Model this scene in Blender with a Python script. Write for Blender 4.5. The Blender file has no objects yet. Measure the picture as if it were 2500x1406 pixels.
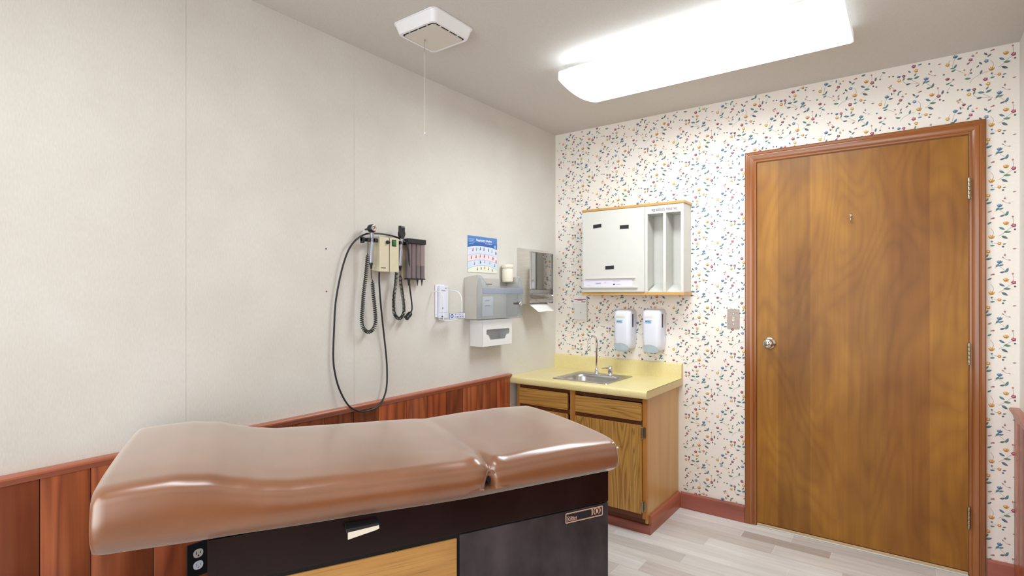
import bpy, math, random
from mathutils import Vector, Matrix
random.seed(7)
C = bpy.context.scene.collection
D = bpy.data
PI = math.pi

# ------------------------------------------------------------------ colours
def s2l(c):
    return tuple(((v/255)/12.92 if v/255 <= .04045 else ((v/255+.055)/1.055)**2.4) for v in c)
def L4(c): return (*s2l(c), 1)

# ------------------------------------------------------------------ mesh builder
class MB:
    def __init__(s): s.v=[]; s.f=[]; s.c=[]; s.m=[]; s.col=(1,1,1); s.mi=0
    def color(s, c): s.col = s2l(c); return s
    def add(s, vs, fs):
        o=len(s.v); s.v += [tuple(p) for p in vs]
        for f in fs: s.f.append([i+o for i in f]); s.c.append(s.col); s.m.append(s.mi)
        return s
    def box(s,x0,x1,y0,y1,z0,z1):
        x0,x1=sorted((x0,x1)); y0,y1=sorted((y0,y1)); z0,z1=sorted((z0,z1))
        return s.add([(x0,y0,z0),(x1,y0,z0),(x1,y1,z0),(x0,y1,z0),(x0,y0,z1),(x1,y0,z1),(x1,y1,z1),(x0,y1,z1)],
          [(0,3,2,1),(4,5,6,7),(0,1,5,4),(1,2,6,5),(2,3,7,6),(3,0,4,7)])
    def prism(s, poly, axis, a, b):
        """poly: 2D points; axis 'x': (y,z) 'y': (x,z) 'z': (x,y)"""
        def P(p,t): return {'x':(t,p[0],p[1]),'y':(p[0],t,p[1]),'z':(p[0],p[1],t)}[axis]
        n=len(poly); vs=[P(p,a) for p in poly]+[P(p,b) for p in poly]
        fs=[tuple(range(n))[::-1], tuple(range(n,2*n))]+[(i,(i+1)%n,(i+1)%n+n,i+n) for i in range(n)]
        # orientation
        A=sum(poly[i][0]*poly[(i+1)%n][1]-poly[(i+1)%n][0]*poly[i][1] for i in range(n))
        flip = (A<0) ^ (b<a) ^ (axis=='y')
        if flip: fs=[f[::-1] for f in fs]
        return s.add(vs,fs)
    def lathe(s, prof, c, axis=(0,0,1), seg=24, start=None):
        """prof: list of (r, h) along axis from centre c"""
        ax=Vector(axis).normalized(); t=Vector((1,0,0)) if abs(ax.x)<.9 else Vector((0,1,0))
        u=ax.cross(t).normalized(); w=ax.cross(u)
        vs=[];fs=[];c=Vector(c)
        for r,h in prof:
            for k in range(seg):
                a=2*PI*k/seg; vs.append(c+ax*h+(u*math.cos(a)+w*math.sin(a))*max(r,1e-5))
        for i in range(len(prof)-1):
            for k in range(seg):
                k2=(k+1)%seg; fs.append((i*seg+k,i*seg+k2,(i+1)*seg+k2,(i+1)*seg+k))
        fs.append(tuple(range(seg))[::-1]); n=(len(prof)-1)*seg; fs.append(tuple(range(n,n+seg)))
        return s.add(vs,fs)
    def cyl(s,p0,p1,r,seg=16,r1=None):
        p0=Vector(p0);p1=Vector(p1);h=(p1-p0).length
        return s.lathe([(r,0),(r if r1 is None else r1,h)],p0,(p1-p0),seg)
    def tube(s, path, r, seg=8, closed=False):
        P=[Vector(p) for p in path]; n=len(P); vs=[];fs=[]
        T=[]
        for i in range(n):
            if closed: t=P[(i+1)%n]-P[i-1]
            else: t=P[min(i+1,n-1)]-P[max(i-1,0)]
            T.append(t.normalized())
        u=T[0].orthogonal().normalized()
        for i in range(n):
            u=(u-T[i]*u.dot(T[i])); u=u.normalized() if u.length>1e-6 else T[i].orthogonal().normalized()
            w=T[i].cross(u)
            for k in range(seg):
                a=2*PI*k/seg; rr=r[i] if isinstance(r,(list,tuple)) else r
                vs.append(P[i]+(u*math.cos(a)+w*math.sin(a))*rr)
        m=n if closed else n-1
        for i in range(m):
            j=(i+1)%n
            for k in range(seg):
                k2=(k+1)%seg; fs.append((i*seg+k,i*seg+k2,j*seg+k2,j*seg+k))
        if not closed:
            fs.append(tuple(range(seg))[::-1]); fs.append(tuple(range((n-1)*seg,n*seg)))
        return s.add(vs,fs)
    def flat(s, pts, O, U, V, off=0):
        """2D polygon placed on plane O + u*U + v*V, offset along U x V"""
        O=Vector(O);U=Vector(U);V=Vector(V);N=U.cross(V).normalized()
        return s.add([O+U*p[0]+V*p[1]+N*off for p in pts],[tuple(range(len(pts)))])
    def ribbon(s, pts, w, O, U, V, off=0):
        """flat stroke"""
        n=len(pts); L=[];R=[]
        for i in range(n):
            a=pts[max(i-1,0)];b=pts[min(i+1,n-1)]
            dx,dy=b[0]-a[0],b[1]-a[1];d=math.hypot(dx,dy) or 1
            ww=(w[i] if isinstance(w,(list,tuple)) else w)/2
            L.append((pts[i][0]-dy/d*ww,pts[i][1]+dx/d*ww)); R.append((pts[i][0]+dy/d*ww,pts[i][1]-dx/d*ww))
        for i in range(n-1): s.flat([R[i],R[i+1],L[i+1],L[i]],O,U,V,off)
        return s
    def text(s, string, O, U, V, h, width=None, off=0, bold=0):
        cu=D.curves.new('t','FONT'); cu.body=string; cu.size=1; cu.offset=bold; cu.resolution_u=3
        o=D.objects.new('t',cu); me=D.meshes.new_from_object(o)
        xs=[v.co.x for v in me.vertices]; x0,x1=min(xs),max(xs)
        sx=(width/(x1-x0)) if width else h/.7
        O=Vector(O);U=Vector(U);V=Vector(V);N=U.cross(V).normalized()
        s.add([O+U*((v.co.x-x0)*sx)+V*(v.co.y*h/.7)+N*off for v in me.vertices],[tuple(p.vertices) for p in me.polygons])
        D.objects.remove(o); D.curves.remove(cu); D.meshes.remove(me)
        return s
    def build(s, name, mat, parent=None, bevel=0, seg=2, sharp=35, sub=0, org=None, flatshade=False):
        me=D.meshes.new(name)
        if org is None: org = ORG.get(parent.name, Vector((0,0,0))) if parent else Vector((0,0,0))
        org=Vector(org)
        me.from_pydata([tuple(Vector(v)-org) for v in s.v],[],s.f)
        if any(c!=(1,1,1) for c in s.c):
            ca=me.color_attributes.new('Col','FLOAT_COLOR','CORNER')
            i=0; buf=[]
            for f,c in zip(s.f,s.c): buf += [c[0],c[1],c[2],1]*len(f)
            ca.data.foreach_set('color',buf)
        mats=mat if isinstance(mat,(list,tuple)) else [mat]
        for m in mats: me.materials.append(m)
        if len(mats)>1: me.polygons.foreach_set('material_index',s.m)
        me.update()
        if not flatshade:
            me.shade_smooth()
            if not bevel: me.set_sharp_from_angle(angle=math.radians(sharp))
        o=D.objects.new(name,me); C.objects.link(o)
        if parent: o.parent=parent
        else: o.location=org
        ORG[o.name]=org
        if bevel:
            b=o.modifiers.new('bevel','BEVEL'); b.width=bevel; b.segments=seg; b.limit_method='ANGLE'; b.angle_limit=math.radians(40); b.harden_normals=True
        if sub:
            b=o.modifiers.new('sub','SUBSURF'); b.levels=sub; b.render_levels=sub
        return o
ORG={}

def tag(o,label,cat,group=None):
    o['label']=label; o['category']=cat
    if group: o['group']=group
    return o
def thing(name,label,cat,loc,rotz=0,group=None,local=False):
    o=D.objects.new(name,None); C.objects.link(o); o.location=loc; o.rotation_euler=(0,0,rotz)
    o.empty_display_size=.05
    ORG[o.name]=Vector((0,0,0)) if local else Vector(loc)
    return tag(o,label,cat,group)
def struct(o): o['kind']='structure'; return o

def catmull(P, n=6, closed=False):
    P=[Vector(p) for p in P]; out=[]; N=len(P)
    for i in range(N if closed else N-1):
        if closed: a,b,c,d=P[i-1],P[i],P[(i+1)%N],P[(i+2)%N]
        else: a,b,c,d=P[max(i-1,0)],P[i],P[i+1],P[min(i+2,N-1)]
        for k in range(n):
            t=k/n
            out.append(.5*((2*b)+(c-a)*t+(2*a-5*b+4*c-d)*t*t+(3*b-a-3*c+d)*t**3))
    if not closed: out.append(P[-1])
    return out
def interp(T,x):
    if x<=T[0][0]: return T[0][1]
    for (a,va),(b,vb) in zip(T,T[1:]):
        if x<=b:
            t=(x-a)/(b-a); t=t*t*(3-2*t)*.5+t*.5; return va+(vb-va)*t
    return T[-1][1]
def rrect(x0,x1,y0,y1,r,n=5):
    out=[]
    for cx,cy,a0 in ((x1-r,y0+r,-90),(x1-r,y1-r,0),(x0+r,y1-r,90),(x0+r,y0+r,180)):
        for k in range(n+1):
            a=math.radians(a0+90*k/n); out.append((cx+r*math.cos(a),cy+r*math.sin(a)))
    return out
def ell(cx,cy,rx,ry,n=12,a0=0): return [(cx+rx*math.cos(2*PI*k/n+a0),cy+ry*math.sin(2*PI*k/n+a0)) for k in range(n)]

# ------------------------------------------------------------------ materials
class Mat:
    def __init__(s,name,rough=.5,col=(200,200,200),metal=0,spec=.5,**kw):
        m=D.materials.new(name); m.use_nodes=True; s.m=m; s.nt=m.node_tree; s.b=s.nt.nodes['Principled BSDF']
        s.b.inputs['Base Color'].default_value=L4(col); s.b.inputs['Roughness'].default_value=rough
        s.b.inputs['Metallic'].default_value=metal; s.b.inputs['Specular IOR Level'].default_value=spec
        for k,v in kw.items(): s.b.inputs[k.replace('_',' ')].default_value=v
        s.tc=None
    def n(s,t,**kw):
        nd=s.nt.nodes.new(t)
        for k,v in kw.items(): setattr(nd,k,v)
        return nd
    def l(s,a,b): s.nt.links.new(a,b)
    def coord(s,scale=(1,1,1),rot=(0,0,0)):
        if s.tc is None: s.tc=s.n('ShaderNodeTexCoord')
        mp=s.n('ShaderNodeMapping'); mp.inputs['Scale'].default_value=scale; mp.inputs['Rotation'].default_value=rot
        s.l(s.tc.outputs['Object'],mp.inputs['Vector']); return mp.outputs[0]
    def noise(s,vec,scale=5,detail=3,rough=.5,dist=0):
        nd=s.n('ShaderNodeTexNoise'); nd.inputs['Scale'].default_value=scale; nd.inputs['Detail'].default_value=detail
        nd.inputs['Roughness'].default_value=rough; nd.inputs['Distortion'].default_value=dist
        s.l(vec,nd.inputs['Vector']); return nd.outputs['Fac']
    def ramp(s,fac,stops):
        nd=s.n('ShaderNodeValToRGB'); e=nd.color_ramp.elements
        while len(e)<len(stops): e.new(.5)
        for el,(p,c) in zip(e,stops): el.position=p; el.color=L4(c) if len(c)==3 else c
        s.l(fac,nd.inputs[0]); return nd.outputs[0]
    def math(s,op,a,b=None,c=None):
        nd=s.n('ShaderNodeMath',operation=op)
        for i,x in enumerate((a,b,c)):
            if x is None: continue
            if isinstance(x,(int,float)): nd.inputs[i].default_value=x
            else: s.l(x,nd.inputs[i])
        return nd.outputs[0]
    def mix(s,fac,a,b,mode='MIX'):
        nd=s.n('ShaderNodeMix',data_type='RGBA',blend_type=mode)
        for i,x in ((0,fac),(6,a),(7,b)):
            if isinstance(x,(int,float)): nd.inputs[i].default_value=x
            elif isinstance(x,tuple): nd.inputs[i].default_value=L4(x)
            else: s.l(x,nd.inputs[i])
        return nd.outputs[2]
    def attr(s):
        nd=s.n('ShaderNodeAttribute'); nd.attribute_name='Col'; return nd.outputs['Color']
    def base(s,x): s.l(x,s.b.inputs['Base Color']); return s
    def bump(s,h,strength=.2,dist=.002):
        nd=s.n('ShaderNodeBump'); nd.inputs['Strength'].default_value=strength; nd.inputs['Distance'].default_value=dist
        s.l(h,nd.inputs['Height']); s.l(nd.outputs[0],s.b.inputs['Normal']); return s

def plain(name,col,rough=.5,metal=0,var=.04,**kw):
    M=Mat(name,rough,col,metal,**kw)
    f=M.noise(M.coord(),30,2)
    M.base(M.mix(f,tuple(max(0,c*(1-var)) for c in col),tuple(min(255,c*(1+var)) for c in col)))
    return M.m
def vcol(name,rough=.6,nscale=(60,60,60),amt=.06,bump=0,**kw):
    M=Mat(name,rough,**kw)
    f=M.noise(M.coord(nscale),1,3)
    g=M.ramp(f,[(0.3,(1-amt,)*3+(1,)),(0.7,(1,1,1,1))])
    M.base(M.mix(1.0,M.attr(),g,'MULTIPLY'))
    if bump: M.bump(f,bump,.001)
    return M.m
def wood(name,dark,mid,light,axis='z',rough=.4,freq=26,across=7,along=.7,streak=.5,contrast=.5,attr=False,blotch=None,bump=.08,pore=.5,gp=1.6,**kw):
    M=Mat(name,rough,**kw)
    def sc(a,l): return {'x':(l,a,a),'y':(a,l,a),'z':(a,a,l)}[axis]
    big=M.noise(M.coord(sc(across,along)),1,1.5,.45,.25)
    g=M.math('PINGPONG',M.math('MULTIPLY',big,freq),1.0)
    g=M.math('POWER',g,gp)
    fine=M.noise(M.coord(sc(260,5)),1,2,.6)
    med=M.noise(M.coord(sc(38,1.4)),1,3,.6)
    base=M.ramp(med,[(.25,mid),(.75,light)])
    gr=M.math('MULTIPLY',g,contrast)
    pores=M.math('MULTIPLY',M.ramp(fine,[(.52,(0,0,0)),(.7,(255,255,255))]),pore)
    f=M.math('MAXIMUM',gr,M.math('MULTIPLY',pores,M.math('ADD',.35,g)))
    col=M.mix(M.math('MINIMUM',f,1.0),base,dark)
    if blotch:
        bl=M.noise(M.coord((3.2,3.2,1.6)),1,3,.6,.3)
        col=M.mix(M.ramp(bl,[(.35,(0,0,0)),(.7,(255,255,255))]),col,M.mix(1.0,col,blotch,'MULTIPLY'))
    if attr: col=M.mix(1.0,col,M.attr(),'MULTIPLY')
    M.base(col)
    if bump: M.bump(fine,bump,.001)
    return M.m

# walls
M=Mat('cream_wallcovering',.75,spec=.25)
f=M.noise(M.coord((3,3,3)),1,3,.6); f2=M.noise(M.coord((240,240,60)),1,2)
c=M.mix(1.0,M.attr(),M.ramp(f,[(.3,(246,244,242)),(.7,(255,255,255))]),'MULTIPLY')
M.base(M.mix(1.0,c,M.ramp(f2,[(.3,(247,247,246)),(.7,(255,255,255))]),'MULTIPLY')); M.bump(f2,.05,.001); m_wall=M.m
m_floral=vcol('floral_wallpaper',.7,(90,90,90),.03,.05,spec=.25)
M=Mat('ceiling_paint',.9,(205,196,184),spec=.1)
f=M.noise(M.coord((160,160,160)),1,2); M.base(M.ramp(f,[(.3,(206,201,194)),(.7,(213,208,202))])); M.bump(f,.1,.001); m_ceil=M.m
# floor tile
M=Mat('wood_look_tile',.32,spec=.4)
f=M.noise(M.coord((2.5,60,1)),1,4,.65,.3); f2=M.noise(M.coord((1.2,6,1)),1,3)
c=M.mix(1.0,M.attr(),M.ramp(f,[(.25,(230,227,224)),(.7,(255,255,255))]),'MULTIPLY')
M.base(M.mix(1.0,c,M.ramp(f2,[(.3,(234,231,229)),(.7,(255,255,255))]),'MULTIPLY')); M.bump(f,.03,.001); m_floor=M.m
m_pine=wood('red_stained_pine',(104,48,34),(172,92,58),(204,122,78),'z',.33,freq=16,across=7,along=.9,contrast=.62,attr=True,blotch=(205,190,190),pore=.35)
m_pine_y=wood('red_stained_pine_rail',(120,62,42),(166,92,66),(184,108,80),'y',.3,freq=8,contrast=.4,pore=.35)
m_pine_x=wood('red_stained_pine_base',(112,56,44),(158,88,74),(174,104,88),'x',.35,freq=9,contrast=.5,pore=.35)
m_oak_z=wood('oak_vertical',(116,72,28),(204,152,76),(220,172,94),'z',.34,freq=60,across=10.0,along=.5,gp=2.2,contrast=.62,pore=.8)
m_oak_x=wood('oak_horizontal',(122,76,30),(200,148,74),(216,168,92),'x',.34,freq=44,across=11,along=.6,gp=2.2,contrast=.5,pore=.8)
m_oak_frame=wood('oak_frame',(140,84,34),(196,130,60),(210,148,74),'z',.34,freq=12,across=5,contrast=.35,pore=.5)
m_oak_side=wood('cabinet_side_veneer',(172,122,62),(206,160,96),(216,172,110),'z',.33,freq=8,across=4,along=.4,contrast=.3,pore=.35)
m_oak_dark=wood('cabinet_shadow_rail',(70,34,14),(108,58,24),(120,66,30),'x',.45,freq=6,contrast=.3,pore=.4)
m_casing=wood('stained_casing',(88,42,12),(142,80,30),(160,96,42),'z',.2,freq=7,across=12,along=.8,contrast=.4,pore=.35,Coat_Weight=.15,Coat_Roughness=.15)
m_casing_h=wood('stained_casing_head',(88,42,12),(142,80,30),(160,96,42),'x',.2,freq=7,across=12,along=.8,contrast=.4,pore=.35,Coat_Weight=.15,Coat_Roughness=.15)
m_door=wood('birch_door_veneer',(126,84,32),(164,116,44),(180,134,60),'z',.4,freq=40,across=3.0,along=.9,contrast=.26,attr=True,blotch=(206,190,170),pore=.22,bump=.03,spec=.3,Coat_Weight=.06,Coat_Roughness=.25)
m_tablewood=wood('table_door_laminate',(124,80,38),(184,132,70),(202,154,90),'x',.4,freq=10,across=10,along=1.2,contrast=.25,pore=.8)
m_trimwood=wood('honey_oak_strip',(168,116,54),(206,156,84),(220,174,104),'x',.35,freq=10,contrast=.35,pore=.4)
# laminate counter
M=Mat('yellow_laminate',.3,spec=.45)
f=M.noise(M.coord((9,9,9)),1,4,.65); f2=M.noise(M.coord((220,220,220)),1,2)
c=M.ramp(f,[(.3,(234,217,156)),(.7,(242,227,172))])
M.base(M.mix(1.0,c,M.ramp(f2,[(.3,(236,234,226)),(.7,(255,255,255))]),'MULTIPLY')); m_lam=M.m
m_edge=plain('laminate_edge_band',(216,190,136),.4)
# vinyl
M=Mat('brown_vinyl',.36,spec=.6,Coat_Weight=1.0,Coat_Roughness=.25,Coat_IOR=1.7,Sheen_Weight=.55,Sheen_Roughness=.35,Sheen_Tint=(1,.93,.85,1))
f=M.noise(M.coord((6,6,6)),1,3); f2=M.noise(M.coord((700,700,700)),1,2)
M.base(M.ramp(f,[(.3,(120,70,36)),(.7,(134,81,44))])); M.bump(f2,.16,.0006); m_vinyl=M.m
m_stitch=plain('dark_stitching',(60,38,26),.6)
m_foam=plain('torn_vinyl_backing',(236,230,222),.9)
# dark table body
M=Mat('dark_brown_panel',.22,spec=.45)
f=M.noise(M.coord((5,5,3)),1,2); M.base(M.ramp(f,[(.3,(20,7,7)),(.7,(27,11,11))]))
M.l(M.math('ADD',M.math('MULTIPLY',f,.25),.12),M.b.inputs['Roughness']); m_dark=M.m
M=Mat('smudged_black_panel',.3,spec=.5)
f=M.noise(M.coord((9,9,5)),1,3,.6); M.base(M.ramp(f,[(.3,(30,25,27)),(.72,(74,66,70))]))
M.l(M.math('ADD',M.math('MULTIPLY',f,.3),.2),M.b.inputs['Roughness']); m_dark2=M.m
m_black=plain('black_plastic',(26,26,30),.4)
m_blackgap=plain('black_reveal',(6,6,7),.7)
m_rubber=plain('black_cable',(34,36,38),.45)
m_chrome=plain('chrome',(225,225,228),.08,1,.01)
M=Mat('mirror_steel',.07,(196,196,198),1); f=M.noise(M.coord((4,4,4)),1,2); M.base(M.ramp(f,[(.3,(188,187,188)),(.7,(206,206,208))])); M.bump(f,.03,.01); m_mirror=M.m
M=Mat('brushed_steel',.28,(190,188,186),1); f=M.noise(M.coord((8,260,8)),1,2); M.base(M.ramp(f,[(.3,(176,172,170)),(.7,(206,203,201))])); m_steel=M.m
M=Mat('satin_dispenser_steel',.22,(222,220,216),1); f=M.noise(M.coord((8,8,200)),1,2); M.base(M.ramp(f,[(.3,(218,215,210)),(.7,(232,230,226))])); m_satin=M.m
M=Mat('satin_steel_plate',.42,(170,156,146),.25); f=M.noise(M.coord((8,8,200)),1,2); M.base(M.ramp(f,[(.3,(160,146,138)),(.7,(176,162,152))])); m_plate=M.m
m_nickel=plain('satin_nickel',(206,200,192),.2,1,.02)
m_handle=plain('grey_metal_handle',(158,158,170),.34,.6,.02)
m_hinge=plain('aged_nickel_hinge',(170,160,138),.35,1,.1)
m_white=plain('white_plastic',(236,236,244),.35,var=.01)
m_whiteblue=plain('cool_white_plastic',(226,228,240),.3,var=.01)
m_pump=plain('grey_push_bar',(176,190,198),.35,var=.02)
m_paintwhite=plain('white_painted_board',(214,212,205),.45,var=.015)
m_greybox=plain('warm_grey_plastic',(200,196,188),.45,var=.02)
m_boxwhite=plain('off_white_plastic',(232,231,230),.45,var=.01)
m_cream=plain('cream_plastic',(236,228,208),.4,var=.01)
m_beige=plain('beige_housing',(214,204,176),.45,var=.02)
m_green=plain('green_rocker',(20,120,66),.35)
m_paper=plain('paper_towel_paper',(244,240,236),.8,var=.01)
m_fan=plain('white_fan_plastic',(238,238,240),.35,var=.01)
m_fanpanel=plain('fan_grille_plastic',(214,208,198),.5,var=.01)
m_print=vcol('printed_inks',.5,(200,200,200),.02)
m_threshold=plain('tan_threshold',(206,170,128),.4)
m_alu=plain('pale_threshold_strip',(214,222,214),.35)
def trans(name,col,alpha_mix,rough=.12):
    M=Mat(name,rough,col,0)
    tr=M.n('ShaderNodeBsdfTransparent'); tr.inputs[0].default_value=L4(col)
    mx=M.n('ShaderNodeMixShader'); f=M.noise(M.coord((6,6,6)),1,2)
    M.l(M.math('ADD',M.math('MULTIPLY',f,.08),alpha_mix),mx.inputs[0])
    M.l(tr.outputs[0],mx.inputs[1]); M.l(M.b.outputs[0],mx.inputs[2])
    M.l(mx.outputs[0],M.nt.nodes['Material Output'].inputs[0]); return M.m
m_clear=trans('smoky_clear_plastic',(240,242,244),.07)
m_band=trans('blue_grey_band',(214,220,234),.32)
m_tube=trans('grey_specula_tube',(206,192,194),.24)
M=Mat('lit_lens',.4,(245,248,250))
f=M.noise(M.coord((3,3,3)),1,1)
M.l(M.ramp(f,[(.2,(246,251,255)),(.8,(250,253,255))]),M.b.inputs['Emission Color']); 
sx=M.n('ShaderNodeSeparateXYZ'); M.l(M.coord(),sx.inputs[0])
ex=M.math('ABSOLUTE',M.math('SUBTRACT',sx.outputs[0],.001))
es=M.ramp(ex,[(.40,(1,1,1,1)),(.60,(.20,.21,.23,1))])
zf=M.math('MULTIPLY_ADD',M.math('GREATER_THAN',sx.outputs[2],-.0655),-.68,1.0)
M.l(M.math('MULTIPLY',M.math('MULTIPLY',es,4.0),zf),M.b.inputs['Emission Strength']); m_lens=M.m

# ------------------------------------------------------------------ room shell
W=2.427; H=2.433; YB=-4.3
f=MB()
f.color((246,244,240)).box(-.1,W+.1,YB-.1,.4,-.1,-.0004)
rows=[(-.004,-.020),(-.022,-.125),(-.128,-.208),(-.211,-.325),(-.328,-.430),(-.433,-.522),(-.525,-.582),(-.585,-.682),(-.685,-.757),(-.760,-.872)]
y=-.875
while y>-4.3:
    w=random.choice((.075,.09,.105,.115)); rows.append((y,y-w)); y-=w+.003
joint0=[.4,1.527,1.297,1.473,1.171,.964,1.333,1.133,.848,.992]
tones=[(222,220,217),(216,213,210),(226,225,223),(209,205,202),(220,217,214),(203,197,194),(229,228,227)]
for i,(a,b) in enumerate(rows):
    j=joint0[i] if i<len(joint0) else random.uniform(0,.6)
    L=.606 if i not in (2,) else .418
    x=j-math.ceil((j+.1)/L)*L-.0
    k=0
    while x<W:
        x0,x1=max(x,0)+.0018,min(x+L,W)-.0018
        if x1>x0:
            t=random.choice(tones)
            if i==2 and abs(x-1.297)<.02: t=(186,176,170)
            if i==3 and x<1.05<x+L: t=(208,202,196)
            f.color(tuple(min(255,int(q*1.07)) for q in t)).add([(x0,a,0),(x0,b,0),(x1,b,0),(x1,a,0)],[(0,1,2,3)])
        x+=L;k+=1
struct(f.build('floor',m_floor,org=(0,0,0)))
struct(MB().box(-.1,W+.1,YB-.1,.1,H,H+.1).build('ceiling',m_ceil))

wl=MB(); wl.color((225,221,214)).box(-.1,0,YB-.1,.1,0,H)
wl.color((216,210,200))
for u in (-1.733,-2.44,-2.98,-3.6): wl.add([(.0004,u-.0012,.8),(.0004,u,.8),(.0004,u,H),(.0004,u-.0012,H)],[(0,1,2,3)])
struct(wl.build('wall_left',m_wall,flatshade=True))
wr=MB(); wr.color((240,235,228)).box(W,W+.1,YB-.1,.1,0,H)
struct(wr.build('wall_right',m_wall,flatshade=True))
wk=MB(); wk.color((232,226,217)).box(0,W,YB-.1,YB,0,H)
struct(wk.build('wall_back',m_wall,flatshade=True))

# floral wall (front): motif table in 0.3125 mm units measured on the wall
LT,LG,LD,LP=(84,124,134),(98,136,122),(84,104,114),(160,124,130)
YE,YO,RE,PK,BL,BV,ST=(216,160,84),(200,142,76),(156,82,98),(190,132,138),(100,132,166),(104,110,146),(158,152,140)
leaves=[(335,60,-50,40,LT),(408,112,60,42,LG),(262,165,70,44,LG),(340,172,-8,62,LT),(425,158,20,60,LT),(320,250,5,52,LD),(435,285,25,44,LP),
 (520,243,50,50,LT),(560,238,15,46,LT),(622,305,65,60,LT),(575,338,15,50,LD),(568,525,-35,58,LT),(625,572,-5,64,LG),(598,650,-35,66,LD),(740,420,75,52,LD),
 (335,560,-50,46,LD),(303,602,45,36,LD),(340,690,70,50,LT),(225,645,60,38,LP),(190,770,-10,60,LG),(95,460,5,52,LD),(45,570,60,52,LT),(25,632,20,48,LT),
 (105,385,100,36,LD),(215,360,20,44,LT),(192,395,85,44,LG),(248,442,-20,34,LD),(195,545,35,40,LD),(392,430,-50,46,LD),(432,455,35,46,LT),(460,385,25,34,LP),
 (465,782,5,44,LT),(595,748,8,34,LD),(703,808,5,34,LP),(805,298,20,44,LT),(848,328,-30,46,LT),(12,598,0,46,LG),(75,272,10,34,LP),(650,155,-10,26,LP),(580,125,-40,28,LP)]
dots=[(75,108,LP),(125,108,LD),(600,88,LP),(685,350,PK),(800,430,LT),(708,530,LD),(750,548,BV),(228,692,LT),(82,300,YE),(580,788,LD),(755,155,LT),(868,242,LP),(100,255,LP),(458,722,BL),(150,640,PK),(478,380,PK),(160,712,YE),(290,402,YE)]
flowers=[(543,192,34,BL,'t'),(612,445,36,YE,'t'),(693,474,32,RE,'o'),(455,655,38,YE,'t'),(398,535,30,BL,'o'),(45,425,34,BL,'t'),(200,122,27,BL,'t'),(262,120,26,RE,'o'),
 (203,187,30,YE,'o'),(418,53,30,YE,'o'),(388,802,32,RE,'o'),(418,872,0,YE,'o'),(540,745,26,YO,'o'),(145,335,26,RE,'t'),(222,495,28,RE,'o'),(800,228,30,RE,'t'),(-45,540,30,YE,'o')]
stems=[[(250,185),(262,212),(300,246)],[(360,195),(410,225),(470,262)],[(350,252),(440,250)],[(543,215),(525,245),(490,290)],[(530,255),(580,290),(612,345)],[(685,365),(690,420),(692,455)],
 [(690,490),(640,530),(590,590),(530,640)],[(470,640),(475,580),(445,530)],[(420,690),(370,705),(290,745),(240,790),(215,835)],[(45,450),(25,500),(12,570)],[(55,635),(95,650),(140,675)],[(145,345),(125,380),(105,388)],
 [(105,388),(150,382)],[(85,262),(120,290),(140,320)],[(830,345),(812,380),(795,405)],[(860,250),(830,295)],[(600,60),(602,110)],[(575,115),(610,150),(645,158)],[(235,405),(262,440)],[(205,350),(185,390)],[(225,655),(205,700),(200,730)],
 [(480,745),(520,748)],[(455,735),(470,760)],[(-20,470),(-35,520)]]
def wp(px,py): return (.885+(px-45)*3.124e-4, 2.019-(py-425)*3.122e-4-(px-45)*3.79e-5)
wf=MB()
CW=(243,235,226)
wf.color(CW)
wf.box(-.1,1.335,0,.1,0,H).box(2.254,W+.1,0,.1,0,H).box(1.335,2.254,0,.1,2.048,H)
O0=(0,0,0);UX=(1,0,0);VZ=(0,0,1)
S=3.124e-4
def okp(x,z,m=.006):
    if not(.012<x<W-.012 and .0<z<H-.008): return False
    if 1.275<x<2.316 and z<2.10: return False
    if x<.92 and z<.87: return False
    return True
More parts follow.
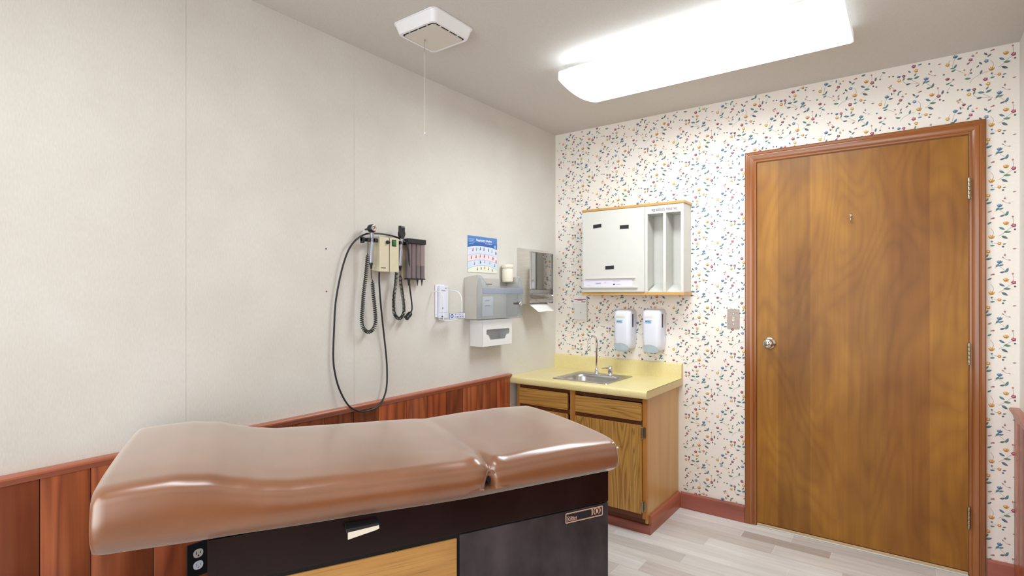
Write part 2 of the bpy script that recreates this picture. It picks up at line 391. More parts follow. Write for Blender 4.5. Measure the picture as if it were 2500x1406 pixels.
for i in range(-5,8):
    for j in range(-12,16):
        ox,oz=i*.264, -i*.124-j*.256
        def W2(px,py):
            x,z=wp(px,py); return (x+ox,z+oz)
        x,z=W2(400,400)
        if x<-.3 or x>W+.3 or z<-.4 or z>H+.4: continue
        for st in stems:
            p=[W2(*q) for q in st]
            if all(okp(*q) for q in p):
                pp=[tuple(v[:2]) for v in catmull([(q[0],q[1],0) for q in p],3)]
                wf.color(ST).ribbon(pp,.0013,O0,UX,VZ,.0004)
        for (px,py,a,l,c) in leaves:
            x,z=W2(px,py)
            if not okp(x,z): continue
            a=math.radians(a+random.uniform(-4,4)); l=l*S*.66; w=l*.42
            ca,sa=math.cos(a),math.sin(a)
            pts=[(-l,-.1*w),(-.3*l,-w),(.35*l,-.85*w),(l,.1*w),(.3*l,w*.8),(-.4*l,w*.85)]
            wf.color(c).flat([(x+u*ca-v*sa,z+u*sa+v*ca) for u,v in pts],O0,UX,VZ,.0006)
            pts=[(-.5*l,-.1*w),(.3*l,-.2*w),(.6*l,.1*w),(.2*l,w*.45),(-.3*l,w*.45)]
            wf.color(tuple(min(255,q+24) for q in c)).flat([(x+u*ca-v*sa,z+u*sa+v*ca) for u,v in pts],O0,UX,VZ,.0008)
        for (px,py,c) in dots:
            x,z=W2(px,py)
            if okp(x,z): wf.color(c).flat([(x+u,z+v) for u,v in ell(0,0,.0043,.0042,6,random.random())],O0,UX,VZ,.0006)
        for (px,py,r,c,k) in flowers:
            x,z=W2(px,py)
            if r==0 or not okp(x,z): continue
            r=r*S*.98
            lt=tuple(min(255,q+40) for q in c); dk=tuple(int(q*.78) for q in c)
            if k=='t':
                pts=[(-.95,.55),(-.95,-.1),(-.6,-.75),(0,-.95),(.6,-.75),(.95,-.1),(.95,.5),(.5,.3),(.3,1.0),(0,.45),(-.35,1.0),(-.5,.3)]
                wf.color(c).flat([(x+u*r*.95,z+v*r*.82) for u,v in pts],O0,UX,VZ,.0007)
                wf.color(dk).flat([(x+u*r*.95,z+v*r*.82) for u,v in [(-.75,-.3),(-.4,-.8),(.3,-.85),(.7,-.4),(.1,-.25)]],O0,UX,VZ,.0009)
                wf.color(lt).flat([(x+u*r,z+v*r) for u,v in ell(-.3,.1,.28,.3,7)],O0,UX,VZ,.0009)
            else:
                pts=[]
                for q in range(15):
                    a=2*PI*q/15; rr=1 if q%3 else .72
                    pts.append((math.cos(a)*rr,math.sin(a)*rr*.92))
                wf.color(c).flat([(x+u*r*.95,z+v*r*.95) for u,v in pts],O0,UX,VZ,.0007)
                wf.color(tuple(min(255,q+62) for q in c)).flat([(x+u*r,z+v*r) for u,v in ell(-.05,.12,.42,.38,8)],O0,UX,VZ,.0009)
                wf.color(dk).flat([(x+u*r,z+v*r) for u,v in ell(.15,-.55,.42,.2,7)],O0,UX,VZ,.0009)
struct(wf.build('wall_front',m_floral,flatshade=True))

# wainscot panelling on left wall (boards of one panelling)
pn=MB(); seams=[-.572,-.705,-.853,-1.015,-1.15,-1.292,-1.433,-1.61,-1.752,-1.9,-2.05,-2.2,-2.375,-2.548,-2.717,-2.837,-2.99,-3.14,-3.3,-3.5,-3.7,-3.9,-4.1,-4.3]
tn=[(255,238,225),(235,225,220),(255,250,240),(205,195,195),(255,232,214),(245,240,236)]
random.seed(3)
for k,(a,b) in enumerate(zip(seams,seams[1:])):
    t=tn[k%6] if k not in (7,8) else (175,165,160)
    pn.color(t).prism([(.0,a-.0012),(.020,a-.0012),(.0215,a-.004),(.0215,b+.004),(.020,b+.0012),(.0,b+.0012)],'z',0,.782)
pn.color((40,28,24)).box(0,.014,-4.3,-.573,0,.78)
struct(pn.build('trim_1',m_pine,org=(0,0,0)))
cap=MB(); prof=[(0,.780),(.024,.780),(.027,.788),(.0335,.797),(.0335,.802),(.030,.806),(0,.806)]
cap.prism(prof,'y',-.566,-4.3)
struct(cap.build('trim_2',m_pine_y))
# right wall wainscot and cap
rp=MB(); 
for k in range(30):
    a=-.0005-k*.142; b=a-.1395
    rp.color(tn[k%6]).prism([(W,a-.001),(W-.017,a-.001),(W-.018,a-.003),(W-.018,b+.003),(W-.017,b),(W,b)],'z',0,.778)
struct(rp.build('trim_3',m_pine,org=(0,0,0)))
cap=MB(); cap.prism([(W,.752),(W-.020,.752),(W-.022,.765),(W-.034,.785),(W-.036,.793),(W-.030,.798),(W,.798)],'y',-.0008,-4.3)
struct(cap.build('trim_4',m_pine_y))
# baseboards
bb=MB(); bb.prism([(0,.0),(-.017,.0),(-.017,.088),(-.011,.096),(0,.096)],'x',.9045,1.2745); struct(bb.build('baseboard_front',m_pine_x,org=(0.9,0,0)))
bb=MB(); bb.prism([(0,.0),(-.017,.0),(-.017,.088),(-.011,.096),(0,.096)],'x',2.3165,W-.0182); struct(bb.build('baseboard_right',m_pine_x,org=(2.3,0,0)))

# ------------------------------------------------------------------ door
dx0,dx1,dz0,dz1=1.3375,2.2515,.018,2.045
door=D.objects.new('door_1',None); C.objects.link(door); door.location=(1.794,0,0); door['kind']='structure'; ORG['door_1']=Vector((1.794,0,0))
sl=MB(); strips=[dx0,1.446,1.603,1.775,1.94,2.11,dx1]; tn2=[(250,236,210),(224,210,192),(246,232,206),(236,220,196),(228,206,182),(250,234,202)]
for (a,b),t in zip(zip(strips,strips[1:]),tn2): sl.color(t).add([(a,-.0025,dz0),(b,-.0025,dz0),(b,-.0025,dz1),(a,-.0025,dz1)],[(0,1,2,3)])
sl.color((200,180,150)).box(dx0,dx1,-.0022,.035,dz0,dz1)
slab=sl.build('door_slab',m_door,door,flatshade=True)
jm=MB()
jm.box(1.3354,1.337,.0,.1,0,2.047).box(2.252,2.2536,.0,.1,0,2.047)
jm.box(1.3354,2.2536,.0,.1,2.0455,2.0478)
jm.build('jamb',m_casing,door)
bk=MB().box(1.34,2.25,.04,.045,.0,2.04); bk.build('door_backing',m_blackgap,door)  # black sheet behind the slab, standing in for the dark gap
# casing: moulded profile, mitred
cprof=[(0,0),(0,.009),(.004,.012),(.010,.0125),(.013,.0105),(.018,.0125),(.030,.0165),(.036,.0165),(.038,.0145),(.043,.0145),(.046,.017),(.056,.0175),(.0605,.0155),(.0605,0)] # (outwards, thickness)
def casing(side):
    m=MB(); xi0,xi1,zi=1.3365,2.2530,2.0475
    n=len(cprof); A=[];B=[]
    for (o,t) in cprof:
        if side=='L': A.append((xi0-o,-t,0)); B.append((xi0-o,-t,zi+o))
        elif side=='R': A.append((xi1+o,-t,0)); B.append((xi1+o,-t,zi+o))
        else: A.append((xi0-o,-t,zi+o)); B.append((xi1+o,-t,zi+o))
    fs=[(i,(i+1)%n,(i+1)%n+n,i+n) for i in range(n)]+[tuple(range(n)),tuple(range(n,2*n))[::-1]]
    if side in('R','T'): pass
    m.add(A+B,fs); return m
import bmesh
def fixn(o):
    bm=bmesh.new(); bm.from_mesh(o.data); bmesh.ops.recalc_face_normals(bm,faces=bm.faces); bm.to_mesh(o.data); bm.free()
for sd in 'LRT':
    o=casing(sd).build('casing',m_casing_h if sd=='T' else m_casing,door,sharp=25); fixn(o)
# threshold
th=MB().box(1.3375,2.2515,-.006,.09,.0005,.013); o=th.build('threshold',m_threshold,door,bevel=.002)
th=MB().box(1.339,2.25,-.020,-.008,.0005,.004); th.build('threshold_strip',m_alu,door,bevel=.0012)
# knob
kn=MB().lathe([(.033,0),(.033,.003),(.030,.007),(.014,.010),(.0115,.016),(.0115,.024),(.016,.028),(.024,.036),(.0275,.046),(.0262,.055),(.021,.061),(.0165,.0625),(.0155,.061),(.0100,.0615),(.0085,.0635),(.003,.0640),(0,.0640)],(1.403,-.0028,1.032),(0,-1,0),32)
knob=kn.build('door_knob',m_nickel,door,sharp=50)
MB().lathe([(.0105,0),(.0105,.0008),(.0085,.0010),(0,.0012)],(1.403,-.0646,1.032),(0,-1,0),20).build('lock_button',m_black,knob)
for (a,b) in ((1.748,1.842),(.983,1.078),(.222,.320)):
    h=MB()
    L=b-a
    for k in range(5):
        z0=a+k*L/5; h.lathe([(.0062,0.0006),(.0066,.002),(.0066,L/5-.002),(.0062,L/5-.0006)],(2.2535,-.0195,z0),(0,0,1),14)
    h.lathe([(.001,-.004),(.005,-.003),(.005,0)],(2.2535,-.0195,a),(0,0,1),12).lathe([(.005,0),(.005,.003),(.001,.004)],(2.2535,-.0195,b),(0,0,1),12)
    h.box(2.2527,2.2535,-.0195,-.001,a+.001,b-.001)
    h.build('hinge',m_hinge,door)
hk=MB().tube(catmull([(1.789,-.003,1.722),(1.789,-.008,1.717),(1.789,-.010,1.705),(1.789,-.020,1.698),(1.789,-.024,1.686),(1.789,-.018,1.678),(1.789,-.012,1.684)],4),.0022,8)
hk.lathe([(.007,0),(.006,.002),(.002,.003)],(1.789,-.003,1.712),(0,-1,0),14)
tag(hk.build('coat_hook',m_nickel,org=(1.789,-.003,1.70)),'small metal coat hook screwed high on the brown wooden door','hook')

# ------------------------------------------------------------------ base cabinet
cab=thing('sink_cabinet','oak veneer sink base cabinet in the corner under the yellow worktop','cabinet',(.44,-.25,0))
c0,c1,yf=.028,.887,-.500
cc=MB(); cc.box(c0,c0+.015,yf+.018,-.002,.055,.7475).box(c1-.015,c1,yf+.018,-.002,.055,.7475).box(c0+.015,c1-.015,yf+.018,-.002,.083,.095).box(c0+.015,c1-.015,-.008,-.002,.095,.7475); cc.build('carcass',m_oak_side,cab)
# dedicated side skin lets the front frame show a shaped edge
for a,b in ((.024,.046),(.409,.446),(.862,.8885)): MB().box(a,b,yf,yf+.018,.083,.7475).build('stile',m_oak_frame,cab,bevel=.002)
for a,b in ((.046,.409),(.446,.862)):
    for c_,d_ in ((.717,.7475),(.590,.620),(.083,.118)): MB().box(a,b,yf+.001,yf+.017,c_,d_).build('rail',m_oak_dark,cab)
def front(name,x0,x1,z0,z1,mat):
    m=MB(); t=.017; e=.006
    y0=yf-t; y1=yf-.0008
    # bevelled lip at top and bottom edges
    m.prism([(y1,z0+.010),(y0+.004,z0),(y0,z0+.003),(y0,z1-.003),(y0+.004,z1),(y1,z1-.010)],'x',x0,x1)
    return m.build(name,mat,cab,bevel=.0015)
front('drawer',.052,.401,.616,.718,m_oak_x); front('drawer',.454,.862,.615,.714,m_oak_x)
front('door',.052,.401,.112,.596,m_oak_z); dr=front('door',.454,.862,.112,.595,m_oak_z)
for (a,b) in ((.520,.588),(.122,.184)):
    h=MB(); h.box(.8645,.8695,yf-.0195,yf-.001,a+.012,b-.012); h.cyl((.867,yf-.017,a+.006),(.867,yf-.017,b-.006),.0042,12)
    h.lathe([(.001,-.006),(.0038,-.003),(.002,0),(.0042,.002)],(.867,yf-.017,a+.006),(0,0,1),12).lathe([(.0042,-.002),(.002,0),(.0038,.003),(.001,.006)],(.867,yf-.017,b-.006),(0,0,1),12)
    h.prism(rrect(.8705,.884,a+.004,b-.004,.005),'y',yf-.0005,yf-.003)
    h.build('hinge',m_hinge,cab)
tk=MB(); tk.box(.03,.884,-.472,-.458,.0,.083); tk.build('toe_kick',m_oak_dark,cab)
mb=MB(); mb.prism([(-.4725,.0),(-.4885,.0),(-.4885,.040),(-.482,.046),(-.4725,.046)],'x',.03,.9035); mb.build('base_moulding',m_pine_x,cab)
mb=MB(); mb.prism([(.8878,0),(.9035,0),(.9035,.090),(.898,.098),(.8878,.098)],'y',-.4725,-.018); mb.build('base_moulding',m_pine_y,cab)

# worktop
wt=thing('worktop','pale yellow laminate worktop with upstand, set in the corner','worktop',(.46,-.28,.75))
m=MB(); ztop=.79; x0,x1=.001,.913
hx0,hx1,hy0,hy1=.286,.634,-.474,-.150   # sink cut-out
prof=[(-.003,.7485),(-.545,.7485)]+[(-.570+.0,.752)]
# rolled front nose
nose=[(-.5655,.7485),(-.5695,.752),(-.5705,.760),(-.5705,.778),(-.568,.785),(-.562,.7893),(-.553,.790)]
m.prism([(hy0,.7485)]+nose+[(hy0,.790)],'x',x0,x1)
m.box(x0,hx0,hy0,-.021,.7485,.790); m.box(hx1,x1,hy0,-.021,.7485,.790)
m.box(hx0,hx1,hy1,-.021,.7485,.790)
m.build('counter_slab',m_lam,wt,sharp=50)
bs=MB(); bs.prism([(-.0008,.7485),(-.021,.7485),(-.021,.868),(-.019,.876),(-.013,.880),(-.0008,.880)],'x',x0,x1); bs.build('upstand',m_lam,wt,sharp=50)
ed=MB(); ed.prism([(-.0008,.748)]+[(a,b) for a,b in nose]+[(-.0235,.790),(-.0225,.868),(-.020,.877),(-.013,.8805),(-.0008,.8805)],'x',x1+.0001,x1+.0016); ed.build('edge_band',m_edge,wt)
MB().tube([(x1+.0018,-.558,.7899),(x1+.0018,-.40,.7904),(x1+.0018,-.24,.7902),(x1+.0018,-.026,.7903)],.0008,6).build('glue_line',m_stitch,wt)

# sink (drop-in), deck at back
sk=thing('bar_sink','small square stainless steel sink set into the yellow worktop','sink',(.46,-.31,.79))
def ring(x0,x1,y0,y1,r,z,n=6): return [(p[0],p[1],z) for p in rrect(x0,x1,y0,y1,r,n)]
m=MB(); R=[ring(.274,.648,-.490,-.130,.018,.7905),ring(.275,.647,-.489,-.131,.018,.7935),ring(.281,.641,-.483,-.137,.016,.7945),
 ring(.298,.628,-.470,-.207,.060,.7940),ring(.306,.620,-.462,-.215,.060,.788),ring(.312,.614,-.456,-.221,.058,.772),ring(.318,.608,-.450,-.227,.055,.66),ring(.340,.586,-.428,-.249,.045,.640),ring(.44,.486,-.36,-.318,.02,.637)]
n=len(R[0]); vs=[p for r in R for p in r]; fs=[]
for i in range(len(R)-1):
    for k in range(n): fs.append((i*n+k,i*n+(k+1)%n,(i+1)*n+(k+1)%n,(i+1)*n+k))
fs.append(tuple(range((len(R)-1)*n,len(R)*n)))
m.add(vs,fs); m.build('basin',m_steel,sk,sharp=60)
MB().lathe([(.020,0),(.020,.002),(.014,.0025),(.012,.001),(0,.001)],(.463,-.339,.6375),(0,0,1),20).build('drain',m_chrome,sk)
# faucet and valve
fa=thing('faucet','tall thin chrome gooseneck faucet standing at the back of the sink','faucet',(.418,-.172,.7945))
m=MB().lathe([(.019,0),(.019,.004),(.015,.010),(.0115,.016),(.0115,.026),(.009,.030),(.0065,.032)],(.415,-.172,.7948),(0,0,1),24); m.build('faucet_base',m_chrome,fa,sharp=60)
path=[(.415,-.172,.825),(.415,-.172,.95),(.415,-.172,1.015)]
path=[(.415,-.172,.822),(.415,-.172,.90),(.415,-.172,.99)]+[(.415-.3*.034*(1-math.cos(a))*1.0,-.172-.95*.034*(1-math.cos(a)),.999+.036*math.sin(a)) for a in [PI*k/12 for k in range(13)]]
MB().tube(path,.0068,14).build('neck',m_chrome,fa)
ex,ey=path[-1][0],path[-1][1]
MB().lathe([(.0068,.0),(.009,-.002),(.009,-.012),(.0075,-.014),(.0095,-.017),(.0095,-.033),(.0085,-.036),(.0105,-.039),(.0105,-.052),(.009,-.055),(0,-.055)],(ex,ey,.999),(0,0,1),18).build('aerator',m_chrome,fa,sharp=50)
fh=thing('faucet_valve','squat chrome single lever valve to the right of the gooseneck faucet','valve',(.513,-.176,.7945))
MB().lathe([(.0175,0),(.0175,.006),(.013,.010),(.0135,.014),(.0155,.018),(.0155,.046),(.0145,.049),(.012,.051),(.008,.056),(0,.057)],(.513,-.176,.7948),(0,0,1),24).build('valve_body',m_chrome,fh,sharp=50)
MB().tube([(.500,-.184,.838),(.485,-.196,.838),(.468,-.208,.835)],[.005,.0038,.0025],10).build('lever',m_chrome,fh)

# ------------------------------------------------------------------ wall cabinet / booklet rack
wc=thing('wall_cabinet','white painted wall cabinet with booklet slots and honey wood top','cabinet',(.63,-.002,1.30))
d=-.135; X0,X1=.296,.964
MB().box(X0-.006,X1+.008,-.0015,d-.006,1.842,1.856).build('top_board',m_trimwood,wc,bevel=.001)
MB().box(X0-.004,X1+.006,-.0015,d-.008,1.298,1.3165).build('bottom_board',m_trimwood,wc,bevel=.001)
b=MB(); zb,zt=1.317,1.8415
b.box(X0,X0+.012,-.0015,d+.012,zb,zt).box(.722,.734,-.0015,d+.0005,zb,zt).box(X1-.012,X1,-.0015,d,zb,zt)
b.box(X0+.012,.722,-.0015,-.006,zb,zt).box(.734,X1-.012,-.0015,-.006,zb,zt)
b.build('carcass',m_paintwhite,wc)
r=MB(); r.box(.734,X1-.012,d,-.008,1.792,zt).box(.734,.7425,d,d+.012,zb,1.792).box(.840,.858,d,-.008,zb,1.792).box(.9475,X1-.012,d,d+.012,zb,1.792)
# slanted inner ramps at the bottom of the slots
r.prism([(d+.002,1.3172),(-.008,1.3172),(-.008,1.365)],'x',.7428,.8398); r.prism([(d+.002,1.3172),(-.008,1.3172),(-.008,1.365)],'x',.8582,.9518)
r.build('booklet_rack',m_paintwhite,wc,bevel=.0008)
t=MB().color((96,52,80)).text('FREE BOOKLETS - PLEASE TAKE',(.770,d-.0006,1.806),UX,VZ,.0145,.156,0,.012); t.build('lettering',m_print,wc,flatshade=True)
dp=MB().box(X0+.004,.7285,d-.0165,d-.001,1.3175,1.838).build('cabinet_door',m_paintwhite,wc,bevel=.0012)
yd=d-.0168
mg=MB()
for (xa,za,w,h) in ((.381,1.7285,.058,.0225),(.568,1.7120,.059,.0225),(.468,1.4605,.059,.0225)): 
    q=MB().color((30,30,38)); tilt=.004 if xa<.4 else (.002 if xa<.5 else .0)
    q.prism([(xa,za),(xa+w,za+tilt),(xa+w,za+h+tilt),(xa,za+h)],'y',yd,yd-.0016); q.build('black_sticker',m_print,wc)
MB().prism([(yd,1.401),(yd-.010,1.4015),(yd-.011,1.405),(yd,1.4075)],'x',.326,.671).build('label_rail',m_paintwhite,wc)
MB().prism([(yd,1.342),(yd-.010,1.3425),(yd-.011,1.346),(yd,1.3485)],'x',.306,.687).build('label_rail',m_paintwhite,wc)
ls=MB().color((228,224,236)).box(.312,.652,yd-.0014,yd,1.350,1.397)
ls.color((80,90,130)).text('CABINETS',(.398,yd-.0016,1.368),UX,VZ,.0085,.038,0,.02)
ls.color((150,150,175)).text('booklets',(.335,yd-.0016,1.383),UX,VZ,.004,.018).text('small forms',(.335,yd-.0016,1.358),UX,VZ,.004,.026)
ls.color((90,90,125)).text('Patient handouts',(.522,yd-.0016,1.384),UX,VZ,.0048,.046).text('see leaflets',(.540,yd-.0016,1.363),UX,VZ,.0045,.032)
ls.color((50,50,70)).box(.522,.534,yd-.0018,yd-.0014,1.362,1.369)
ls.color((235,190,200)).box(.462,.472,yd-.0018,yd-.0014,1.372,1.382)
ls.build('label_strip',m_print,wc,flatshade=True)

# ------------------------------------------------------------------ hand sanitiser wall bracket with notice
tb=thing('wall_notice_box','flat white plastic wall box with a red striped notice, below the cabinet','wall box',(.205,-.001,1.20))
MB().box(.166,.258,-.0012,-.020,1.126,1.280).build('housing',m_boxwhite,tb,bevel=.003)
q=MB().color((242,240,240)).box(.160,.258,-.0203,-.0212,1.237,1.291)
q.color((170,70,86)).box(.166,.254,-.0213,-.0216,1.2635,1.2685).box(.190,.232,-.0213,-.0216,1.2565,1.2605)
q.color((120,130,150)).text('wash hands',(.198,-.0216,1.275),UX,VZ,.005,.024)
q.color((60,60,80)).text('GERMS',(.220,-.0216,1.246),UX,VZ,.0075,.030,0,.03)
q.color((170,190,200)).text('cleaner',(.178,-.0216,1.246),UX,VZ,.006,.030)
q.build('notice',m_print,tb,flatshade=True)
MB().color((70,70,80)).prism(ell(.216,1.176,.0018,.006,8),'y',-.0203,-.0206).build('key_slot',m_print,tb)

# ------------------------------------------------------------------ soap dispensers
def soap(x0,x1,z0,z1,label,tint):
    t=thing('soap_dispenser',label,'dispenser',((x0+x1)/2,-.001,z0),group='soap dispensers above the worktop')
    w=x1-x0; N=13
    # lofted body: rounded front, depth profile along z
    prof=[(z1,.055,.012),(z1-.004,.080,.005),(z1-.014,.098,.001),(z1-.03,.103,0),(z1-.12,.103,0),(z0+.06,.103,0),(z0+.038,.1015,.002),(z0+.016,.098,.004),(z0+.004,.088,.007),(z0,.074,.012)]
    vs=[];fs=[]
    for (z,dp,ins) in prof:
        sec=[]
        a,b=x0+ins,x1-ins
        sec.append((a,-.0012));
        r=.028 if dp>.06 else .02
        for k in range(7):
            ang=PI+ (PI/2)*k/6; sec.append((a+r+r*math.cos(ang),-dp+r+r*math.sin(ang)))
        for k in range(7):
            ang=1.5*PI+(PI/2)*k/6; sec.append((b-r+r*math.cos(ang),-dp+r+r*math.sin(ang)))
        sec.append((b,-.0012))
        n=len(sec); vs+=[(p[0],p[1],z) for p in sec]
    for i in range(len(prof)-1):
        for k in range(n): fs.append(((i+1)*n+k,(i+1)*n+(k+1)%n,i*n+(k+1)%n,i*n+k))
    fs.append(tuple(range(n))); fs.append(tuple(range((len(prof)-1)*n,len(prof)*n))[::-1])
    o=MB().add(vs,fs).build('housing',m_whiteblue,t,sharp=50); fixn(o)
    # push bar, curved lens shape at the bottom front
    P=MB(); xm=(x0+x1)/2; hw=w*.43
    pts=[(-1,.35),(-.75,.75),(-.3,.98),(.2,1.0),(.65,.75),(.92,.3),(1.0,-.6),(.9,-.9),(.4,-1.0),(-.4,-.98),(-.75,-.75)]
    vs=[(xm-.006+p[0]*hw,-.098+.005*p[0]**2,z0+.010+p[1]*.025) for p in pts]+[(xm-.006+p[0]*hw*.95,-.1048+.005*p[0]**2+(.003 if p[1]<-.5 else 0),z0+.010+p[1]*.0225) for p in pts]
    n=len(pts); fs=[(k,(k+1)%n,(k+1)%n+n,k+n) for k in range(n)]+[tuple(range(n,2*n)),tuple(range(n))[::-1]]
    vs+=[(xm-.006+p[0]*hw,-.070,z0+.010+p[1]*.025) for p in pts]
    fs=[f for f in fs[:-1]]+[(k+2*n,(k+1)%n+2*n,(k+1)%n,k) for k in range(n)]
    o=P.add(vs,fs).build('push_bar',m_pump,t,sharp=50); fixn(o)
    g=MB(); n2=10
    rim=[(xm-.006+p[0]*hw*1.02,-.1025+.005*p[0]**2,z0+.010+p[1]*.0262) for p in pts[:7]]
    g.tube(catmull(rim,3),.0013,6).build('bar_outline',m_greybox,t)
    MB().color((58,40,48)).prism(rrect(-.068,-.050,z1-.112,z1-.028,.004),'x',x1-.0008,x1+.0008).build('sight_window',m_print,t)
    lb=MB(); a,b=x0+.024,x0+.065; za=z1-.087
    lb.color((120,140,165)).flat(rrect(a,b,za,za+.021,.003,3),(0,-.1035,0),UX,VZ,0)
    lb.color((170,205,222)).flat(rrect(a+.0012,b-.0012,za+.0012,za+.0198,.0024,3),(0,-.1035,0),UX,VZ,.0003)
    lb.color((50,84,128)).text('MICRELL' if tint else 'MICRELL',(a+.004,-.1035,za+.0070),UX,VZ,.0075,.033,.0006,.03)
    lb.color(tint).flat([(a-.004,za+.034),(b+.016,za+.034),(b+.016,za+.046),(a-.004,za+.046)],(0,-.1035,0),UX,VZ,.0001)
    lb.color(tuple(int(c*.90) for c in tint)).text('HAND SOAP' if x0<.6 else 'LOTION SOAP',(a-.002,-.1035,za+.036),UX,VZ,.0075,.046,.0004)
    lb.build('label',m_print,t,flatshade=True)
    return t
soap(.497,.613,.955,1.205,'left white soap dispenser, yellow-green strip, behind the faucet',(222,224,196))
soap(.689,.808,.955,1.210,'right white soap dispenser, cream strip, nearer to the light switch',(234,228,222))

# ------------------------------------------------------------------ light switch
ls=thing('light_switch','brushed metal toggle light switch plate beside the door frame','switch',(1.21,-.001,1.161))
MB().prism(rrect(1.1765,1.2435,1.105,1.2175,.003,3),'y',-.0008,-.0055).build('wall_plate',m_plate,ls,bevel=.0012)
MB().box(1.2045,1.2155,-.0056,-.0062,1.149,1.173).build('toggle_slot',m_cream,ls)
MB().prism([(-.006,1.158),(-.006,1.165),(-.016,1.174),(-.017,1.170)],'x',1.2068,1.2132).build('toggle',m_cream,ls,bevel=.0006)
for z in (1.131,1.191): MB().lathe([(.0034,0),(.003,.0012),(0,.0014)],(1.210,-.0056,z),(0,-1,0),14).build('screw',m_chrome,ls)

# ------------------------------------------------------------------ ceiling light
cl=thing('ceiling_light','long lit wraparound fluorescent ceiling light between fan and floral wall','ceiling light',(1.235,-.80,2.433))
MB().box(.66,1.80,-.955,-.645,2.401,2.4325).build('housing',m_fan,cl)
x0,x1=.640,1.832; yA,yB=-1.000,-.600
sec=[(yA,2.405),(yA-.001,2.366)]
for k in range(1,16):
    a=k/16; sec.append((yA+(yB-yA)*a,2.366-.030*math.sin(PI*a)**.8))
sec+=[(yB+.001,2.366),(yB,2.405)]
vs=[];n=len(sec);fs=[]
xs=[(x0+.004,0),(x0,.0)]
for xx in (x0-.012,x1+.012):
    pass
st=[(x0,1.0),(x1,1.0)]
for xx,_ in st: vs+=[(xx,p[0],p[1]) for p in sec]
fs+=[(i,i+1,i+1+n,i+n) for i in range(n-1)]+[(n-1,0,n,2*n-1)]
vs2=list(vs); 
# slightly bulged end caps
m=MB().add(vs,fs)
for side,xx in ((0,x0),(1,x1)):
    bulge=-.010 if side==0 else .010
    o=len(m.v); 
    m.add([(xx,p[0],p[1]) for p in sec]+[(xx+bulge,.5*(yA+yB)+(p[0]-.5*(yA+yB))*.97,2.405 if p[1]>2.40 else 2.366-(2.366-p[1])*.93+.002) for p in sec],
      [(i,i+1,i+1+n,i+n) for i in range(n-1)]+[tuple(range(n,2*n))])
o=m.build('lens',m_lens,cl,sharp=30); fixn(o)
m_lens.node_tree  # both fixtures share one lens material
for ya in (yA-.0015,yB+.0005): MB().box(x0+.002,x1-.002,ya,ya+.001,2.4045,2.4085).build('gap_shade',m_greybox,cl)  # grey strips drawing the shadow line between lens and ceiling
cl2=cl.copy(); C.objects.link(cl2); cl2.location=(1.235,-2.95,2.433)
cl2['label']='second lit wraparound ceiling light, nearer the back wall behind the exam table'
for ch in list(cl.children):
    c2=ch.copy(); C.objects.link(c2); c2.parent=cl2
cl['group']=cl2['group']='ceiling light fixtures'

# ------------------------------------------------------------------ ceiling exhaust fan
ef=thing('exhaust_fan','square white ceiling exhaust fan cover with a hanging pull string','fan',(.418,-1.648,2.433))
fx,fy=.418,-1.648
m=MB(); rings=[(.123,2.4322,.026),(.123,2.428,.026),(.120,2.427,.026),(.1075,2.390,.022),(.105,2.3860,.021),(.0945,2.3860,.016),(.0945,2.396,.016)]
vs=[];
for hw,z,r in rings: vs+=ring(fx-hw,fx+hw,fy-hw,fy+hw,r,z)
n=len(ring(0,1,0,1,.1,0)); fs=[]
for i in range(len(rings)-1):
    for k in range(n): fs.append((i*n+k,i*n+(k+1)%n,(i+1)*n+(k+1)%n,(i+1)*n+k))
m.add(vs,fs); o=m.build('cover',m_fan,ef,sharp=40)
MB().box(fx-.0935,fx+.0935,fy-.0935,fy+.0935,2.3895,2.425).build('recess_shade',m_blackgap,ef)  # solid black block painting the shade seen through the cover slots
MB().prism(rrect(fx-.0920,fx+.0840,fy-.0830,fy+.0920,.012),'z',2.3862,2.3893).build('grille_panel',m_fanpanel,ef)
for k in (-.05,.0,.05):
    MB().box(fx+k-.001,fx+k+.001,fy-.0945,fy-.082,2.3865,2.3893).build('rib',m_fan,ef)
    MB().box(fx+.083,fx+.0945,fy+k-.001,fy+k+.001,2.3865,2.3893).build('rib',m_fan,ef)
px,py=.374,-1.656
pc=MB().lathe([(.005,0),(.0045,-.006),(.002,-.008)],(px,py,2.3866),(0,0,1),12)
pc.tube([(px,py,2.379),(px,py,2.335)],.0012,6); pc.build('pull_hook',m_nickel,ef)
MB().tube(catmull([(px,py,2.335),(px+.001,py,2.25),(px-.001,py+.001,2.16),(px+.001,py,2.08),(px,py,1.993)],5),.0007,6).build('pull_string',m_cream,ef)
MB().lathe([(0.0005,.007),(.003,.003),(.0035,0),(.002,-.004),(0,-.005)],(px,py,1.990),(0,0,1),12).build('pull_bead',m_white,ef)

# ------------------------------------------------------------------ diagnostic wall station
ds=thing('diagnostic_station','beige wall transformer with green rocker switch and two black cradles','diagnostic station',(.001,-1.58,1.49))
UY=(0,1,0)
MB().prism([(.001,1.418),(.060,1.411),(.060,1.569),(.054,1.573),(.001,1.573)],'y',-1.637,-1.580).build('housing',m_beige,ds,bevel=.0015)
MB().prism([(.001,1.418),(.060,1.411),(.060,1.569),(.054,1.573),(.001,1.573)],'y',-1.5755,-1.520).build('housing',m_beige,ds,bevel=.0015)
MB().box(.002,.057,-1.5798,-1.5757,1.414,1.571).build('centre_groove',m_blackgap,ds)
MB().lathe([(.009,0),(.009,.006),(.0075,.012),(0,.013)],(.0602,-1.592,1.549),(1,0,0),18).build('dimmer_knob',m_black,ds,sharp=50)
sw=MB().box(.0602,.0615,-1.563,-1.538,1.532,1.564).build('switch_bezel',m_black,ds,bevel=.0006)
MB().prism([(.0616,1.540),(.0645,1.537),(.0665,1.552),(.0616,1.560)],'y',-1.559,-1.543).build('rocker',m_green,ds)
